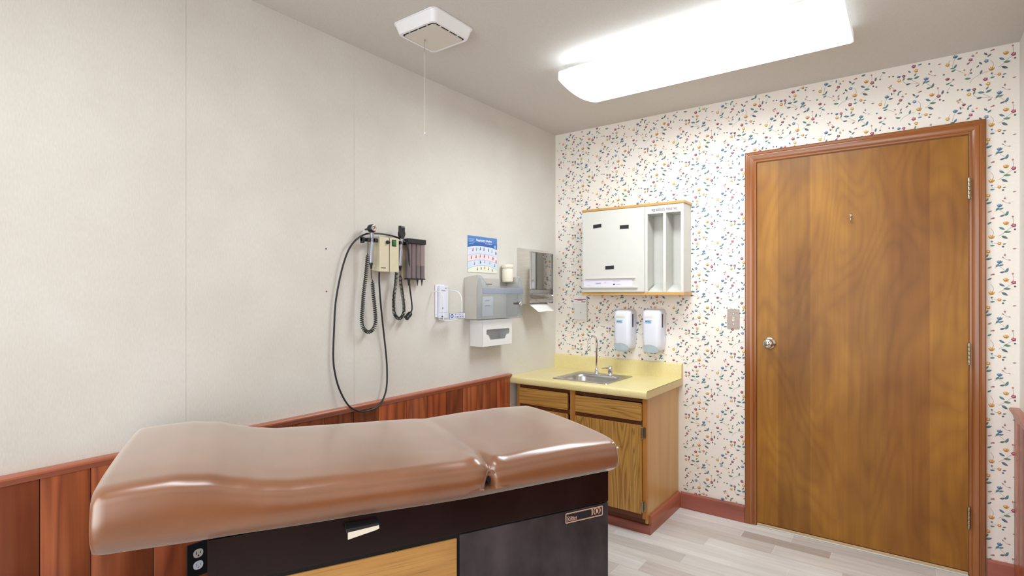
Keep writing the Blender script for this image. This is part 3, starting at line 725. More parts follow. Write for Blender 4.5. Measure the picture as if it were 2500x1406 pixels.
MB().color((50,44,40)).text('TYCOS',(.0602,-1.629,1.426),UY,VZ,.005,.028,.0004,.05).build('lettering',m_print,ds,flatshade=True)
MB().box(.030,.050,-1.724,-1.638,1.546,1.562).box(.050,.066,-1.705,-1.690,1.546,1.562).box(.050,.066,-1.668,-1.655,1.546,1.562).box(.030,.048,-1.724,-1.712,1.538,1.566).build('cradle',m_black,ds,bevel=.002)
MB().box(.030,.048,-1.519,-1.462,1.546,1.563).box(.048,.064,-1.474,-1.462,1.546,1.561).box(.048,.064,-1.513,-1.502,1.546,1.561).build('cradle',m_black,ds,bevel=.002)

def coil(ctrl, turns, R, r, steps=10):
    path=catmull(ctrl,14); P=[Vector(p) for p in path]
    # arc length
    d=[0]
    for a,b in zip(P,P[1:]): d.append(d[-1]+(b-a).length)
    tot=d[-1]; out=[]; N=turns*steps; up=Vector((1,0,0)); j=0
    for i in range(N+1):
        s=tot*i/N
        while j<len(d)-2 and d[j+1]<s: j+=1
        t=(s-d[j])/(d[j+1]-d[j]); c=P[j].lerp(P[j+1],t); T=(P[j+1]-P[j]).normalized()
        u=(up-T*up.dot(T)).normalized(); w=T.cross(u); a=2*PI*turns*i/N
        env=min(1,i/(steps*2),(N-i)/(steps*2)); out.append(c+(u*math.cos(a)+w*math.sin(a))*R*max(env,.15))
    return out
# otoscope
ox,oy=.060,-1.6815
ot=thing('otoscope','otoscope with round chrome lens ring and silver handle hanging left','otoscope',(ox,oy,1.44),group=None)
MB().lathe([(.0078,0),(.0088,.003),(.0092,.008),(.0092,.085),(.0080,.090),(.0072,.094),(.0072,.115),(.0082,.118),(.0082,.140),(.0074,.146)],(ox,oy-.004,1.446),(0,.035,1),18).build('handle',m_handle,ot,sharp=40)
MB().lathe([(.003,-.022),(.005,-.018),(.0065,-.004),(.0088,-.002),(.0090,.004),(.0078,.006)],(ox,oy-.004,1.444),(0,0,1),16).build('handle_base',m_black,ot,sharp=40)
hd=MB().lathe([(.0165,-.016),(.0185,-.012),(.0185,.006),(.016,.010)],(ox,oy+.002,1.606),(1,0,0),24)
hd.lathe([(.0085,0),(.011,.004),(.013,.014)],(ox,oy+.001,1.586),(0,0,1),16)
hd.lathe([(.010,0),(.006,.018),(.003,.034)],(ox-.016,oy+.002,1.606),(-1,0,-.05),14)
hdo=hd.build('head',m_black,ot,sharp=45)
MB().lathe([(.0145,0),(.0145,.003),(.012,.0045),(.0085,.0035),(.0085,.001)],(ox+.0102,oy+.002,1.607),(1,0,0),24).build('lens_ring',m_chrome,hdo,sharp=50)
MB().lathe([(.0045,0),(.0045,.004),(.002,.006)],(ox+.0105,oy+.002,1.607),(1,0,0),12).build('lens_hub',m_chrome,hdo)
cc=[(.045,-1.690,1.545),(.045,-1.692,1.515),(.04,-1.688,1.493),(.04,-1.694,1.43),(.04,-1.701,1.377),(.04,-1.711,1.31),(.04,-1.717,1.25),(.04,-1.722,1.185),(.04,-1.712,1.150),(.04,-1.684,1.133),(.04,-1.656,1.147),(.04,-1.644,1.180),(.04,-1.648,1.24),(.04,-1.657,1.31),(.042,-1.664,1.372),(.048,-1.672,1.40),(.058,-1.684,1.428)]
MB().tube(coil(cc[2:15],74,.0074,.0022),.0021,6).build('coiled_cord',m_rubber,ot)
MB().tube(catmull([(.05,-1.695,1.546),(.046,-1.692,1.52),(.040,-1.688,1.493)],5),.0018,6).build('cord_lead',m_rubber,ot)
MB().tube(catmull([(.042,-1.664,1.372),(.050,-1.676,1.385),(.058,-1.684,1.41),(.06,-1.6855,1.424)],5),.0018,6).build('cord_lead',m_rubber,ot)
# ophthalmoscope
px,py=.058,-1.505
op=thing('ophthalmoscope','ophthalmoscope with flat black head and silver handle, right of the green switch','ophthalmoscope',(px,py,1.44))
MB().lathe([(.0078,0),(.0086,.003),(.0086,.075),(.0070,.082),(.0062,.088),(.0062,.112),(.0075,.116),(.0075,.130),(.0065,.134)],(px,py-.005,1.441),(0,.06,1),18).build('handle',m_handle,op,sharp=40)
MB().lathe([(.003,-.02),(.0065,-.004),(.0088,-.001),(.0088,.005)],(px,py-.005,1.438),(0,0,1),16).build('handle_base',m_black,op,sharp=40)
hp=[(-.007,0),(.007,0),(.011,.006),(.017,.018),(.017,.028),(.014,.036),(.015,.060),(-.013,.062),(-.014,.036),(-.017,.028),(-.017,.016),(-.011,.006)]
ho=MB().prism([(py+.003+a,1.573+b) for a,b in hp],'x',px-.008,px+.010).build('head',m_black,op,bevel=.002)
MB().lathe([(.003,0),(.003,.001),(0,.001)],(px+.0103,py+.003,1.616),(1,0,0),12).build('eyepiece',m_blackgap,ho)
MB().lathe([(.002,0),(.002,.0012),(0,.0012)],(px+.0103,py+.004,1.590),(1,0,0),10).build('dial_stud',m_chrome,ho)
MB().color((150,150,160)).box(px+.0101,px+.0106,py-.008,py+.015,1.627,1.631).build('maker_strip',m_print,ho)
cc=[(.035,-1.507,1.505),(.035,-1.511,1.43),(.037,-1.519,1.361),(.038,-1.530,1.30),(.038,-1.534,1.255),(.038,-1.529,1.212),(.038,-1.499,1.187),(.038,-1.470,1.212),(.038,-1.470,1.26),(.038,-1.481,1.32),(.040,-1.491,1.365),(.046,-1.500,1.40)]
MB().tube(coil(cc,86,.0070,.002),.0019,6).build('coiled_cord',m_rubber,op)
MB().tube(catmull([(.046,-1.500,1.40),(.054,-1.508,1.410),(.058,-1.510,1.420)],5),.0018,6).build('cord_lead',m_rubber,op)
MB().tube(catmull([(.038,-1.508,1.546),(.036,-1.507,1.53),(.035,-1.507,1.505)],5),.0018,6).build('cord_lead',m_rubber,op)
# power cord
cp=[(.030,-1.614,1.410),(.030,-1.614,1.36),(.028,-1.604,1.264),(.022,-1.584,1.147),(.018,-1.567,1.049),(.020,-1.559,.951),(.032,-1.574,.855),(.040,-1.616,.794),(.042,-1.676,.776),(.040,-1.733,.780),(.034,-1.788,.814),(.022,-1.824,.883),(.016,-1.845,.957),(.014,-1.854,1.038),(.014,-1.849,1.161),(.014,-1.843,1.259),(.016,-1.826,1.357),(.020,-1.803,1.447),(.026,-1.777,1.512),(.030,-1.740,1.555),(.028,-1.687,1.582),(.026,-1.616,1.590),(.028,-1.542,1.587),(.040,-1.482,1.570),(.050,-1.455,1.534),(.046,-1.440,1.444),(.040,-1.433,1.353),(.036,-1.416,1.271),(.036,-1.413,1.232),(.038,-1.424,1.214)]
pw=thing('power_cord','long black power cord looped over the diagnostic station, plug dangling','cord',(.02,-1.6,1.3))
MB().tube(catmull(cp,7),.0041,8).build('cable',m_rubber,pw)
pd=Vector((0,-.72,-.62)).normalized()
pb=Vector((.040,-1.422,1.216))
plug=MB().lathe([(.005,0),(.0085,.004),(.0125,.010),(.0135,.026),(.0115,.034),(.0135,.038),(.0135,.044),(0,.0445)],pb,pd,12).build('plug',m_black,pw,sharp=45)
side=Vector((0,-pd.z,pd.y)) ; e=pb+pd*.0445
for k in (-1,0,1):
    q=MB(); a=e+side*(.0062*k); q.tube([a,a+pd*.016],.0014,6); q.build('prong',m_trimwood if False else m_nickel,plug)

# specula dispenser
sp=thing('specula_dispenser','smoky grey ear specula dispenser with clear tubes and black cap','specula dispenser',(.001,-1.39,1.47))
MB().box(.001,.012,-1.452,-1.330,1.383,1.556).build('back_plate',m_beige,sp,bevel=.002)
MB().prism(rrect(.008,.058,-1.452,-1.330,.012),'z',1.556,1.580).build('cap',m_black,sp,bevel=.002)
for k in range(4):
    yy=-1.4365+k*.0303; r=.0143
    tb_=MB().lathe([(r,0),(r,.172)],(.036,yy,1.383),(0,0,1),16).build('tube',m_tube,sp)
    if k in (0,2,3):
        hgt=.100 if k==0 else .066
        MB().lathe([(.0012,-.036),(.0022,-.028),(.0058,-.004),(.0122,.001),(.0122,hgt)],(.036,yy,1.383),(0,0,1),14).build('specula_stack',m_black,tb_)
MB().box(.022,.050,-1.451,-1.333,1.378,1.3845).build('bottom_lip',m_black,sp,bevel=.001)

# wall anchors
tag(MB().color((70,70,110)).lathe([(.0035,0),(.003,.0022),(.001,.003)],(.0003,-1.880,1.503),(1,0,0),10).build('wall_anchor',m_print,org=(0,-1.88,1.503)),'tiny dark blue wall plug, upper of the two left of the cord','wall plug')
tag(MB().color((140,70,70)).lathe([(.0035,0),(.003,.0022),(.001,.003)],(.0003,-1.878,1.319),(1,0,0),10).build('wall_anchor',m_print,org=(0,-1.878,1.319)),'tiny reddish wall plug, lower of the two left of the cord','wall plug')

# ------------------------------------------------------------------ poster
po=MB(); O=(.0006,-.953,1.431); w,h=.273,.2105
def PF(c,pts,off): po.color(c).flat(pts,O,UY,VZ,off)
def arc(cy,ry,rx=.19,xc=.136,n=16):
    out=[]
    for k in range(n+1):
        x=w*k/n; out.append((x, cy+ry*math.sqrt(max(0,1-((x-xc)/rx)**2))-ry))
    return out
po.color((226,230,240)).box(.0003,.0010,-.953,-.953+w,1.431,1.431+h)
PF((60,100,172),[(0,.128),(w,.128),(w,h),(0,h)],.0006)
PF((82,130,196),[(0,.175),(w,.175),(w,h),(0,h)],.0008)
def band(c,top,ry,off): 
    a=arc(top,ry); PF(c,[(0,0),(w,0)]+[(x,max(y,.0)) for x,y in a[::-1]],off)
band((216,226,240),.155,.042,.0010); band((150,150,180),.1105,.046,.0012); band((240,220,228),.109,.046,.0014)
band((150,160,190),.0755,.055,.0016); band((214,226,240),.074,.055,.0018); band((160,170,180),.0425,.085,.0020); band((238,240,222),.041,.085,.0022)
po.color((245,248,255)).text('Respiratory Inhalers',(O[0],O[1]+.078,O[2]+.183),UY,VZ,.0135,.142,.0010,.02)
po.color((215,205,240)).text('At a Glance',(O[0],O[1]+.158,O[2]+.169),UY,VZ,.009,.066,.0010,.01)
po.color((150,190,235))
for k in range(4): po.flat([(.012,.163+k*.009),(.05+.01*(k%2),.163+k*.009),(.05+.01*(k%2),.166+k*.009),(.012,.166+k*.009)],O,UY,VZ,.0010)
po.flat([(.244,.150),(.262,.150),(.262,.168),(.244,.168)],O,UY,VZ,.0010)
random.seed(11)
icons=[(.045,.133,(200,70,80)),(.078,.138,(150,170,170)),(.112,.141,(80,110,100)),(.146,.141,(120,140,130)),(.19,.137,(70,110,110)),(.222,.133,(170,180,190)),(.258,.122,(60,80,90)),
 (.033,.088,(120,70,80)),(.073,.093,(100,130,110)),(.110,.098,(190,80,70)),(.147,.098,(110,100,130)),(.190,.096,(190,100,80)),(.230,.089,(180,60,60)),(.262,.072,(120,90,90)),
 (.058,.052,(150,130,160)),(.110,.062,(60,80,160)),(.152,.066,(180,150,200)),(.200,.062,(140,190,200)),(.248,.047,(80,120,200)),
 (.086,.022,(170,70,80)),(.118,.026,(120,130,140)),(.150,.030,(190,130,60)),(.186,.026,(80,90,90)),(.222,.018,(120,120,110))]
for (x,z,c) in icons:
    po.color(c); k=random.random()
    po.flat([(x-.002,z-.009),(x+.003,z-.010),(x+.004,z+.004),(x-.001,z+.010)],O,UY,VZ,.0026)
    if k>.4: po.flat([(x-.006,z-.009),(x+.004,z-.010),(x+.004,z-.006),(x-.005,z-.005)],O,UY,VZ,.0028)
    if k<.3: po.color(tuple(min(255,q+50) for q in c)).flat(ell(x+.005,z-.002,.004,.007,7),O,UY,VZ,.0024)
tag(po.build('poster',m_print,flatshade=True,org=(0,-.82,1.53)),'small blue and white inhaler chart poster taped to the cream wall','poster')

# ------------------------------------------------------------------ wire holder
wh=thing('wire_bracket','white wall plate with a looped wire basket and a small blue-edged sign','wall bracket',(.001,-1.17,1.27))
MB().box(.001,.008,-1.217,-1.150,1.182,1.356).build('back_plate',m_white,wh,bevel=.001)
pl=MB().box(.0085,.024,-1.202,-1.137,1.176,1.350).build('slide_plate',m_whiteblue,wh,bevel=.002)
for b_ in ((.0242,.0247,-1.190,-1.172,1.182,1.189),(.0242,.0246,-1.200,-1.140,1.207,1.2077),(.0242,.0247,-1.183,-1.178,1.225,1.236),(.0242,.0247,-1.176,-1.172,1.222,1.228),(.0242,.0246,-1.190,-1.160,1.3245,1.327),(.0242,.0247,-1.150,-1.147,1.333,1.341),(.0242,.0247,-1.160,-1.156,1.333,1.339)): MB().color((90,95,110)).box(*b_).build('printed_mark',m_print,pl)
wx=.092
lw=catmull([(.010,-1.238,1.318),(.030,-1.238,1.320),(.062,-1.241,1.317),(.084,-1.244,1.300),(wx,-1.245,1.270),(wx,-1.245,1.22),(wx,-1.245,1.178)],5)
rw=catmull([(.010,-1.118,1.325),(.035,-1.113,1.325),(.064,-1.108,1.318),(.084,-1.105,1.300),(wx,-1.104,1.270),(wx,-1.104,1.22),(wx,-1.104,1.185)],5)
MB().tube(lw,.0026,8).build('wire_arm',m_white,wh); MB().tube(rw,.0026,8).build('wire_arm',m_white,wh)
MB().tube(catmull([(wx,-1.245,1.178),(wx,-1.238,1.170),(wx,-1.17,1.168),(wx,-1.11,1.174),(wx,-1.104,1.185)],5),.0026,8).tube([(.020,-1.205,1.172),(.05,-1.22,1.170),(wx,-1.230,1.169)],.0022,8).build('wire_base',m_white,wh)
sg=MB().color((84,100,150)).box(wx+.003,wx+.0045,-1.205,-1.082,1.174,1.206)
sg.color((232,236,248)).flat([(-1.203,1.176),(-1.084,1.176),(-1.084,1.204),(-1.203,1.204)],(wx+.0046,0,0),UY,VZ,.0001)
sg.color((44,56,110)).flat(ell(-1.186,1.190,.0125,.0105,18),(wx+.0046,0,0),UY,VZ,.0004)
sg.color((225,230,245)).flat(ell(-1.186,1.190,.0085,.0055,14),(wx+.0046,0,0),UY,VZ,.0006)
sg.color((150,165,215)).flat(ell(-1.186,1.190,.004,.004,10),(wx+.0046,0,0),UY,VZ,.0008)
sg.color((90,100,150)).text('HAVE YOUR EYES',(wx+.0048,-1.168,1.194),UY,VZ,.006,.074,.0004)
sg.color((60,72,130)).text('CHECKED',(wx+.0048,-1.168,1.180),UY,VZ,.009,.078,.0004,.02)
sg.build('sign',m_print,wh,flatshade=True)

# ------------------------------------------------------------------ glove / towel dispenser
gd=thing('clear_front_dispenser','grey wall dispenser with a smoky clear front and key lock','dispenser',(.001,-.78,1.16))
sideprof=[(.001,1.165),(.001,1.395),(.012,1.402),(.104,1.413),(.101,1.385),(.092,1.338),(.092,1.172),(.085,1.163)]
MB().prism(sideprof,'y',-.982,-.9775).build('side_panel',m_greybox,gd,bevel=.001)
MB().prism(sideprof,'y',-.589,-.585).build('side_panel',m_greybox,gd,bevel=.001)
MB().box(.001,.005,-.977,-.590,1.165,1.398).build('back_panel',m_greybox,gd)
MB().box(.005,.088,-.977,-.590,1.163,1.167).build('floor_panel',m_greybox,gd)
fp=[(.108,1.405),(.112,1.398),(.128,1.352),(.134,1.335),(.134,1.310),(.128,1.300),(.128,1.175),(.122,1.160),(.092,1.158)]
m=MB()
def sheet(m,prof,y0,y1):
    n=len(prof); m.add([(p[0],y0,p[1]) for p in prof]+[(p[0],y1,p[1]) for p in prof],[(i,i+1,i+1+n,i+n) for i in range(n-1)])
# front: drops in the middle like a V-shaped window
low=[(.130,1.345),(.134,1.335),(.134,1.310),(.128,1.300),(.128,1.175),(.122,1.160),(.092,1.158)]
sheet(m,low,-.977,-.590)
m.add([(.108,-.977,1.410),(.112,-.960,1.400),(.130,-.925,1.345),(.130,-.977,1.345)],[(0,1,2,3)])
m.add([(.108,-.590,1.405),(.112,-.606,1.398),(.130,-.640,1.345),(.130,-.590,1.345)],[(0,3,2,1)])
m.add([(.092,-.977,1.17),(.128,-.977,1.175),(.134,-.977,1.31),(.134,-.977,1.335),(.108,-.977,1.410),(.102,-.977,1.40),(.092,-.977,1.338)],[tuple(range(7))])
m.add([(.092,-.590,1.17),(.128,-.590,1.175),(.134,-.590,1.31),(.134,-.590,1.335),(.108,-.590,1.405),(.102,-.590,1.40),(.092,-.590,1.338)],[tuple(range(7))[::-1]])
fo=m.build('clear_front',m_clear,gd,sharp=30)
s_=fo.modifiers.new('s','SOLIDIFY'); s_.thickness=.0022; s_.offset=0
rim=[(.109,-.976,1.410),(.113,-.960,1.401),(.131,-.925,1.347),(.131,-.64,1.347),(.113,-.606,1.399),(.109,-.591,1.406)]
MB().tube(rim,.0022,6).build('front_rim',m_clear,gd)
MB().box(.128,.1345,-.976,-.592,1.306,1.340).build('stiffening_band',m_band,gd,bevel=.004)
k=MB().lathe([(.0145,0),(.0145,.003),(.011,.007),(.006,.008),(0,.008)],(.129,-.612,1.247),(1,0,0),20).build('key_lock',m_chrome,gd,sharp=50)
MB().box(.119,.127,-.672,-.612,1.2415,1.2535).build('latch_bar',m_black,gd)
for (a,b,z) in ((-.795,-.735,1.361),(-.800,-.760,1.262),(-.800,-.750,1.232)): MB().color((110,112,118)).text('refill leaflets' if z<1.3 else 'press down here',(.0055,a,z),UY,VZ,.007,b-a,.0004,.02).build('instructions',m_print,gd,flatshade=True)
MB().color((226,228,232)).flat([(-.83,1.175),(-.725,1.175),(-.725,1.29),(-.83,1.29)],(.0054,0,0),UY,VZ,.0001).build('paper_label',m_print,gd,flatshade=True)
MB().box(.006,.078,-.6585,-.590,1.3725,1.376).build('corner_ledge',m_clear,gd)

# bottle on the ledge
bo=thing('plastic_bottle','cream plastic bottle standing between clear dispenser and steel dispenser','bottle',(.042,-.626,1.3765))
bx,by,bz=.042,-.6255,1.3765
MB().lathe([(.028,0),(.0325,.003),(.0335,.008),(.0335,.078),(.031,.083),(.029,.086)],(bx,by,bz),(0,0,1),28).build('bottle_body',m_cream,bo,sharp=50)
MB().lathe([(.0335,.087),(.0350,.089),(.0350,.103),(.0335,.108),(.020,.111),(0,.111)],(bx,by,bz),(0,0,1),32).build('screw_cap',m_cream,bo,sharp=50)

# lower glove box holder (open through the front slot)
gb=thing('glove_box_holder','white plastic glove box holder with shaped slot, under the clear dispenser','holder',(.001,-.79,1.005))
gy0,gy1,gz0,gz1,gx=-.928,-.650,1.006,1.1575,.091
m=MB(); t=.0025
m.box(.0,gx-t,gy0,gy0+t,gz0,gz1).box(.0,gx-t,gy1-t,gy1,gz0,gz1).box(.0,gx-t,gy0+t,gy1-t,gz0,gz0+t).box(.0,.003,gy0+t,gy1-t,gz0+t,gz1)
m.build('box_shell',m_boxwhite,gb)
slot=[(-.890,1.102),(-.894,1.098),(-.894,1.076),(-.890,1.072),(-.880,1.071),(-.874,1.067),(-.860,1.045),(-.854,1.042),(-.724,1.041),(-.718,1.044),(-.706,1.062),(-.700,1.066),(-.682,1.068),(-.677,1.072),(-.675,1.078),(-.675,1.097),(-.679,1.101)]
# front plate with hole (bridge outer rectangle to slot)
import mathutils
outer=[(gy0,gz0),(gy1,gz0),(gy1,gz1),(gy0,gz1)]
tess=mathutils.geometry.tessellate_polygon([[Vector((a,b,0)) for a,b in outer],[Vector((a,b,0)) for a,b in slot[::-1]]])
allp=outer+slot[::-1]
m=MB(); m.add([(gx,a,b) for a,b in allp],[tuple(f) for f in tess]); o=m.build('front_plate',m_boxwhite,gb,flatshade=True); fixn(o)
s_=o.modifiers.new('s','SOLIDIFY'); s_.thickness=.0024; s_.offset=0
MB().tube([(gx+.0005,a,b) for a,b in slot],.0014,6,closed=True).build('slot_rim',m_greybox,gb)

# ------------------------------------------------------------------ stainless paper towel dispenser
st=thing('steel_towel_dispenser','mirror stainless steel paper towel dispenser beside the floral wall','dispenser',(.001,-.33,1.24))
sy0,sy1=-.470,-.190
prof=[(.001,1.245),(.001,1.598),(.010,1.600),(.092,1.578),(.099,1.572),(.099,1.243),(.094,1.241)]
MB().prism(prof,'y',sy0,sy0+.0012).build('side_panel',m_satin,st)
MB().prism(prof,'y',sy1-.0012,sy1).build('side_panel',m_mirror,st)
MB().prism([(.001,1.5965),(.001,1.600),(.010,1.6015),(.0925,1.5795),(.0985,1.574),(.0985,1.571),(.090,1.576),(.010,1.598)],'y',sy0+.0013,sy1-.0013).build('top_panel',m_satin,st)
MB().box(.001,.003,sy0+.0013,sy1-.0013,1.245,1.596).build('back_panel',m_mirror,st)
# front cover with rounded vertical edges
m=MB(); pts=[]
for k in range(8): a=PI/2*k/7; pts.append((.078+.022*math.sin(a)+0, sy0+.004+.024*(1-math.cos(a))))
for k in range(8): a=PI/2*k/7; pts.append((.078+.022*math.cos(a), sy1-.004-.024*(1-math.sin(a))))
n=len(pts); m.add([(p[0],p[1],1.334) for p in pts]+[(p[0],p[1],1.569) for p in pts],[(i,i+1,i+1+n,i+n) for i in range(n-1)]); 
fcv=m.build('front_cover',m_mirror,st,sharp=60); fixn(fcv)
MB().box(.004,.098,sy0+.002,sy1-.002,1.5692,1.5706).build('cover_top',m_mirror,fcv)
MB().lathe([(.0045,0),(.0045,.001),(.002,.0018),(0,.0018)],(.1002,-.315,1.548),(1,0,0),14).build('lock',m_chrome,fcv)
# lower lip, curved tray
m=MB(); lp=[(.006,1.262),(.040,1.250),(.066,1.256),(.080,1.276),(.086,1.304),(.0885,1.306),(.094,1.296),(.101,1.270),(.094,1.247),(.050,1.2405),(.006,1.250)]
m.prism(lp,'y',sy0+.002,sy1-.002); m.build('lower_tray',m_mirror,st,sharp=60)
MB().box(.060,.085,sy0+.004,sy0+.016,1.244,1.2495).build('latch',m_black,st)
MB().box(.006,.06,sy0+.010,sy1-.010,1.345,1.50).build('towel_stack',m_paper,st)
pt=MB(); N=10
c=[(.070,1.2445),(.085,1.230),(.105,1.214),(.128,1.196),(.133,1.190)]
vs=[];
for i,(x,z) in enumerate(c):
    for k in range(6): vs.append((x+.003*math.sin(k*1.3),-.440+.006*i+k*(.215-.006*i)/5,z-.002*math.cos(k*1.1)))
pt.add(vs,[(i*6+k,i*6+k+1,(i+1)*6+k+1,(i+1)*6+k) for i in range(4) for k in range(5)])
o=pt.build('paper_towel',m_paper,sharp=60,org=(.1,-.33,1.21)); s_=o.modifiers.new('s','SOLIDIFY'); s_.thickness=.0016
tag(o,'white folded paper towel hanging from the steel dispenser','paper towel')

# ------------------------------------------------------------------ outlet on wainscot
ol=thing('wall_outlet','black duplex outlet plate on the wood panelling beside the exam table','outlet',(.0217,-2.412,.384))
MB().prism(rrect(-2.448,-2.376,.323,.441,.003,3),'x',.0217,.0275).build('wall_plate',m_black,ol,bevel=.0015)
for z,mm in ((.4035,m_greybox),(.362,m_whiteblue)):
    r=MB().prism([(p[0],p[1]) for p in rrect(-2.428,-2.396,z-.0145,z+.0145,.0125,5)],'x',.0276,.0292).build('receptacle',mm,ol)
    q=MB().color((24,24,26) if mm is m_greybox else (150,152,158))
    q.box(.0293,.0295,-2.4195,-2.4170,z-.003,z+.007).box(.0293,.0295,-2.4070,-2.4045,z-.002,z+.006).prism(ell(-2.412,z-.0075,.0028,.0028,10),'x',.0293,.0295)
    q.build('slots',m_print,r)
MB().lathe([(.0024,0),(.002,.0008),(0,.001)],(.0277,-2.412,.3828),(1,0,0),12).build('screw',m_black,ol)

# ------------------------------------------------------------------ exam table (local frame: s along, w across)
th=math.radians(63.5); K=.95
T=thing('exam_table','brown vinyl padded exam table with dark base and wood-look door','exam table',(2.0271-.811*K,-3.2798+1.711*K,0),th,local=True)
Zc=(1-K)*1.3147
def kz(z): return z*K+Zc
# pad
topT=[(-1.46,.868),(-1.38,.874),(-1.30,.876),(-1.23,.868),(-1.16,.848),(-1.10,.832),(-1.03,.822),(-.95,.819),(-.84,.814),(-.67,.808),(-.53,.802),(-.475,.797),(-.42,.800),(-.30,.806),(-.15,.809),(.02,.804)]
crT=[(-1.46,.755),(-1.23,.742),(-.93,.734),(-.53,.721),(-.475,.716),(.02,.714)]
btT=[(-1.46,.714),(-1.23,.706),(-.93,.697),(-.53,.686),(.02,.690)]
s0,s1=-1.462,.020
stn=[]; x=s0
for d_ in (0,.0015,.004,.008,.013,.019,.026,.034): stn.append(s0+d_)
x=s0+.045
while x<s1-.042:
    stn.append(x); x+= .0035 if -.56<x<-.39 else .016
for d_ in (.034,.026,.019,.013,.008,.004,.0015,0): stn.append(s1-d_)
RW=.69
def endin(s,r=.026):
    d=min(s-s0,s1-s)
    return 0 if d>=r else r-math.sqrt(max(0,r*r-(r-d)**2))
def section(s):
    zt=interp(topT,s); zc=interp(crT,s); zb=interp(btT,s); e=endin(s)
    zt-=e*.75; zb+=e*.12
    p=[]; r=.034; q=(s+.475)
    g=math.exp(-(q/.014)**2); g2=math.exp(-(q/.05)**2); gl=math.exp(-((s+.515)/.022)**2); gr=math.exp(-((s+.44)/.02)**2)
    def front(w,z,h): # h 0 at top edge..1 at the crease
        # pinched seam: side caves in, growing downward
        dw=.032*g*(.35+1.1*h)+.004*g2-.003*gl*(1-h)*1.2
        return (w+dw, z-.010*g*(1-h)*.9)
    # bottom far -> bottom near
    p.append((RW-.05,zb)); p.append((.05,zb))
    p.append((.034+e*.6,zb+.0008)); p.append((.027+e*.6,zb+.004)); p.append((.0030+e*.8,zc-.0035))
    H_=zt-zc
    for k in range(0,9):
        h=1-k/8
        w=.002+.004*math.sin(PI*h)*-1+.004*(1-h)+e*.8
        p.append(front(w+ .0, zc+(H_-r)*(1-h),h))
    for k in range(1,9):
        a=PI/2*k/8
        w,z=.006+e*.8+r*1.5*(1-math.cos(a)), zt-r+r*math.sin(a)*1.0
        d=(1-k/8)
        wob=.006*gl*math.sin(a)-.004*g*math.sin(a)*1.2+.004*gr*math.sin(a)
        ww,zz=front(w,z+wob,.0)
        ww=w+(ww-w)*d
        p.append((ww,zz))
    for k in range(1,14):
        t=k/14; w=.057+(RW-.114)*t+ (e*.8)*(1-2*t)
        crown=.009*math.sin(PI*t)**.6
        fade=math.exp(-w/.10)
        wr=.0035*math.sin(q*95+w*22)*math.exp(-(q/.08)**2)*math.exp(-w/.07)
        # long soft crease running back toward the foot end
        ln=.0022*math.exp(-((w-.10-(s+.33)*.35)/.018)**2)*(1 if -.33<s<0 else 0)
        p.append((w, zt+crown-.006*g*fade-.0016*math.exp(-(q/.02)**2)*math.exp(-w/.2)+wr+ln))
    for k in range(1,9):
        a=PI/2*k/8
        p.append((RW-.006-e*.8-r*1.5*(1-math.sin(a)), zt-r+r*math.cos(a)))
    for k in range(0,5):
        h=k/4; p.append((RW-.002-e*.8, zt-r-(H_-r)*h))
    p.append((RW-.0030-e*.8,zc-.0035)); p.append((RW-.0155-e*.6,zb+.003)); p.append((RW-.020-e*.6,zb+.0008))
    return p
secs=[section(s) for s in stn]; n=len(secs[0])
vs=[(s*K,w*K,kz(z)) for s,sc in zip(stn,secs) for w,z in sc]
fs=[]
for i in range(len(stn)-1):
    for k in range(n): fs.append((i*n+k,i*n+(k+1)%n,(i+1)*n+(k+1)%n,(i+1)*n+k))
fs.append(tuple(range(n))); fs.append(tuple(range((len(stn)-1)*n,len(stn)*n)))
m=MB().add(vs,fs); pad=m.build('pad',m_vinyl,T,sharp=32); fixn(pad)
# stitched seam down the head corner and the foot corner
def corner(s,wo,zlo,zhi,nn=14): return [((s)*K,(wo+.010*(k/nn)**3)*K,kz(zlo+(zhi-zlo)*k/nn)) for k in range(nn+1)]
MB().tube([((s0+.0055-.002*math.sin(PI*k/14))*K,(.013+.010*(k/14)**3)*K,kz(.752+(.842-.752)*k/14)) for k in range(15)],.0013,6).build('seam',m_stitch,pad)
MB().tube([((s1-.014)*K,(.012+.010*(k/14)**3)*K,kz(.716+(.782-.716)*k/14)) for k in range(15)],.0008,6).build('seam',m_stitch,pad)
# gathered vinyl eyelet at the pinch
MB().tube([((-.475+.012*math.cos(a))*K,(.008+.006*math.sin(a))*K,kz(.757+.012*math.sin(a))) for a in [PI*k/12 for k in range(13)]],.0016,6).build('pinched_fold',m_vinyl,pad)
MB().prism([((-.475-.007)*K,kz(.736)),((-.475+.002)*K,kz(.722)),((-.475+.010)*K,kz(.738)),((-.475+.006)*K,kz(.762)),((-.475-.003)*K,kz(.765))],'y',.0235*K,.0420*K).build('pinch_shade',m_blackgap,pad)  # black block standing in for the shade inside the pinched seam
for (ss,ww,zz,dx) in ((s1-.020,.016,.789,.008),(s1-.004,.012,.772,.005)):
    MB().add([((ss+a)*K,(ww+b)*K,kz(zz+c)) for a,b,c in ((-dx,0,.0),(dx,.002,-.002),(dx*.6,.006,.004),(0,-.003,.005),(-dx*.5,.006,.003))],[(0,1,3),(1,2,3),(2,4,3),(4,0,3),(0,1,2,4)]).build('torn_edge',m_foam,pad)
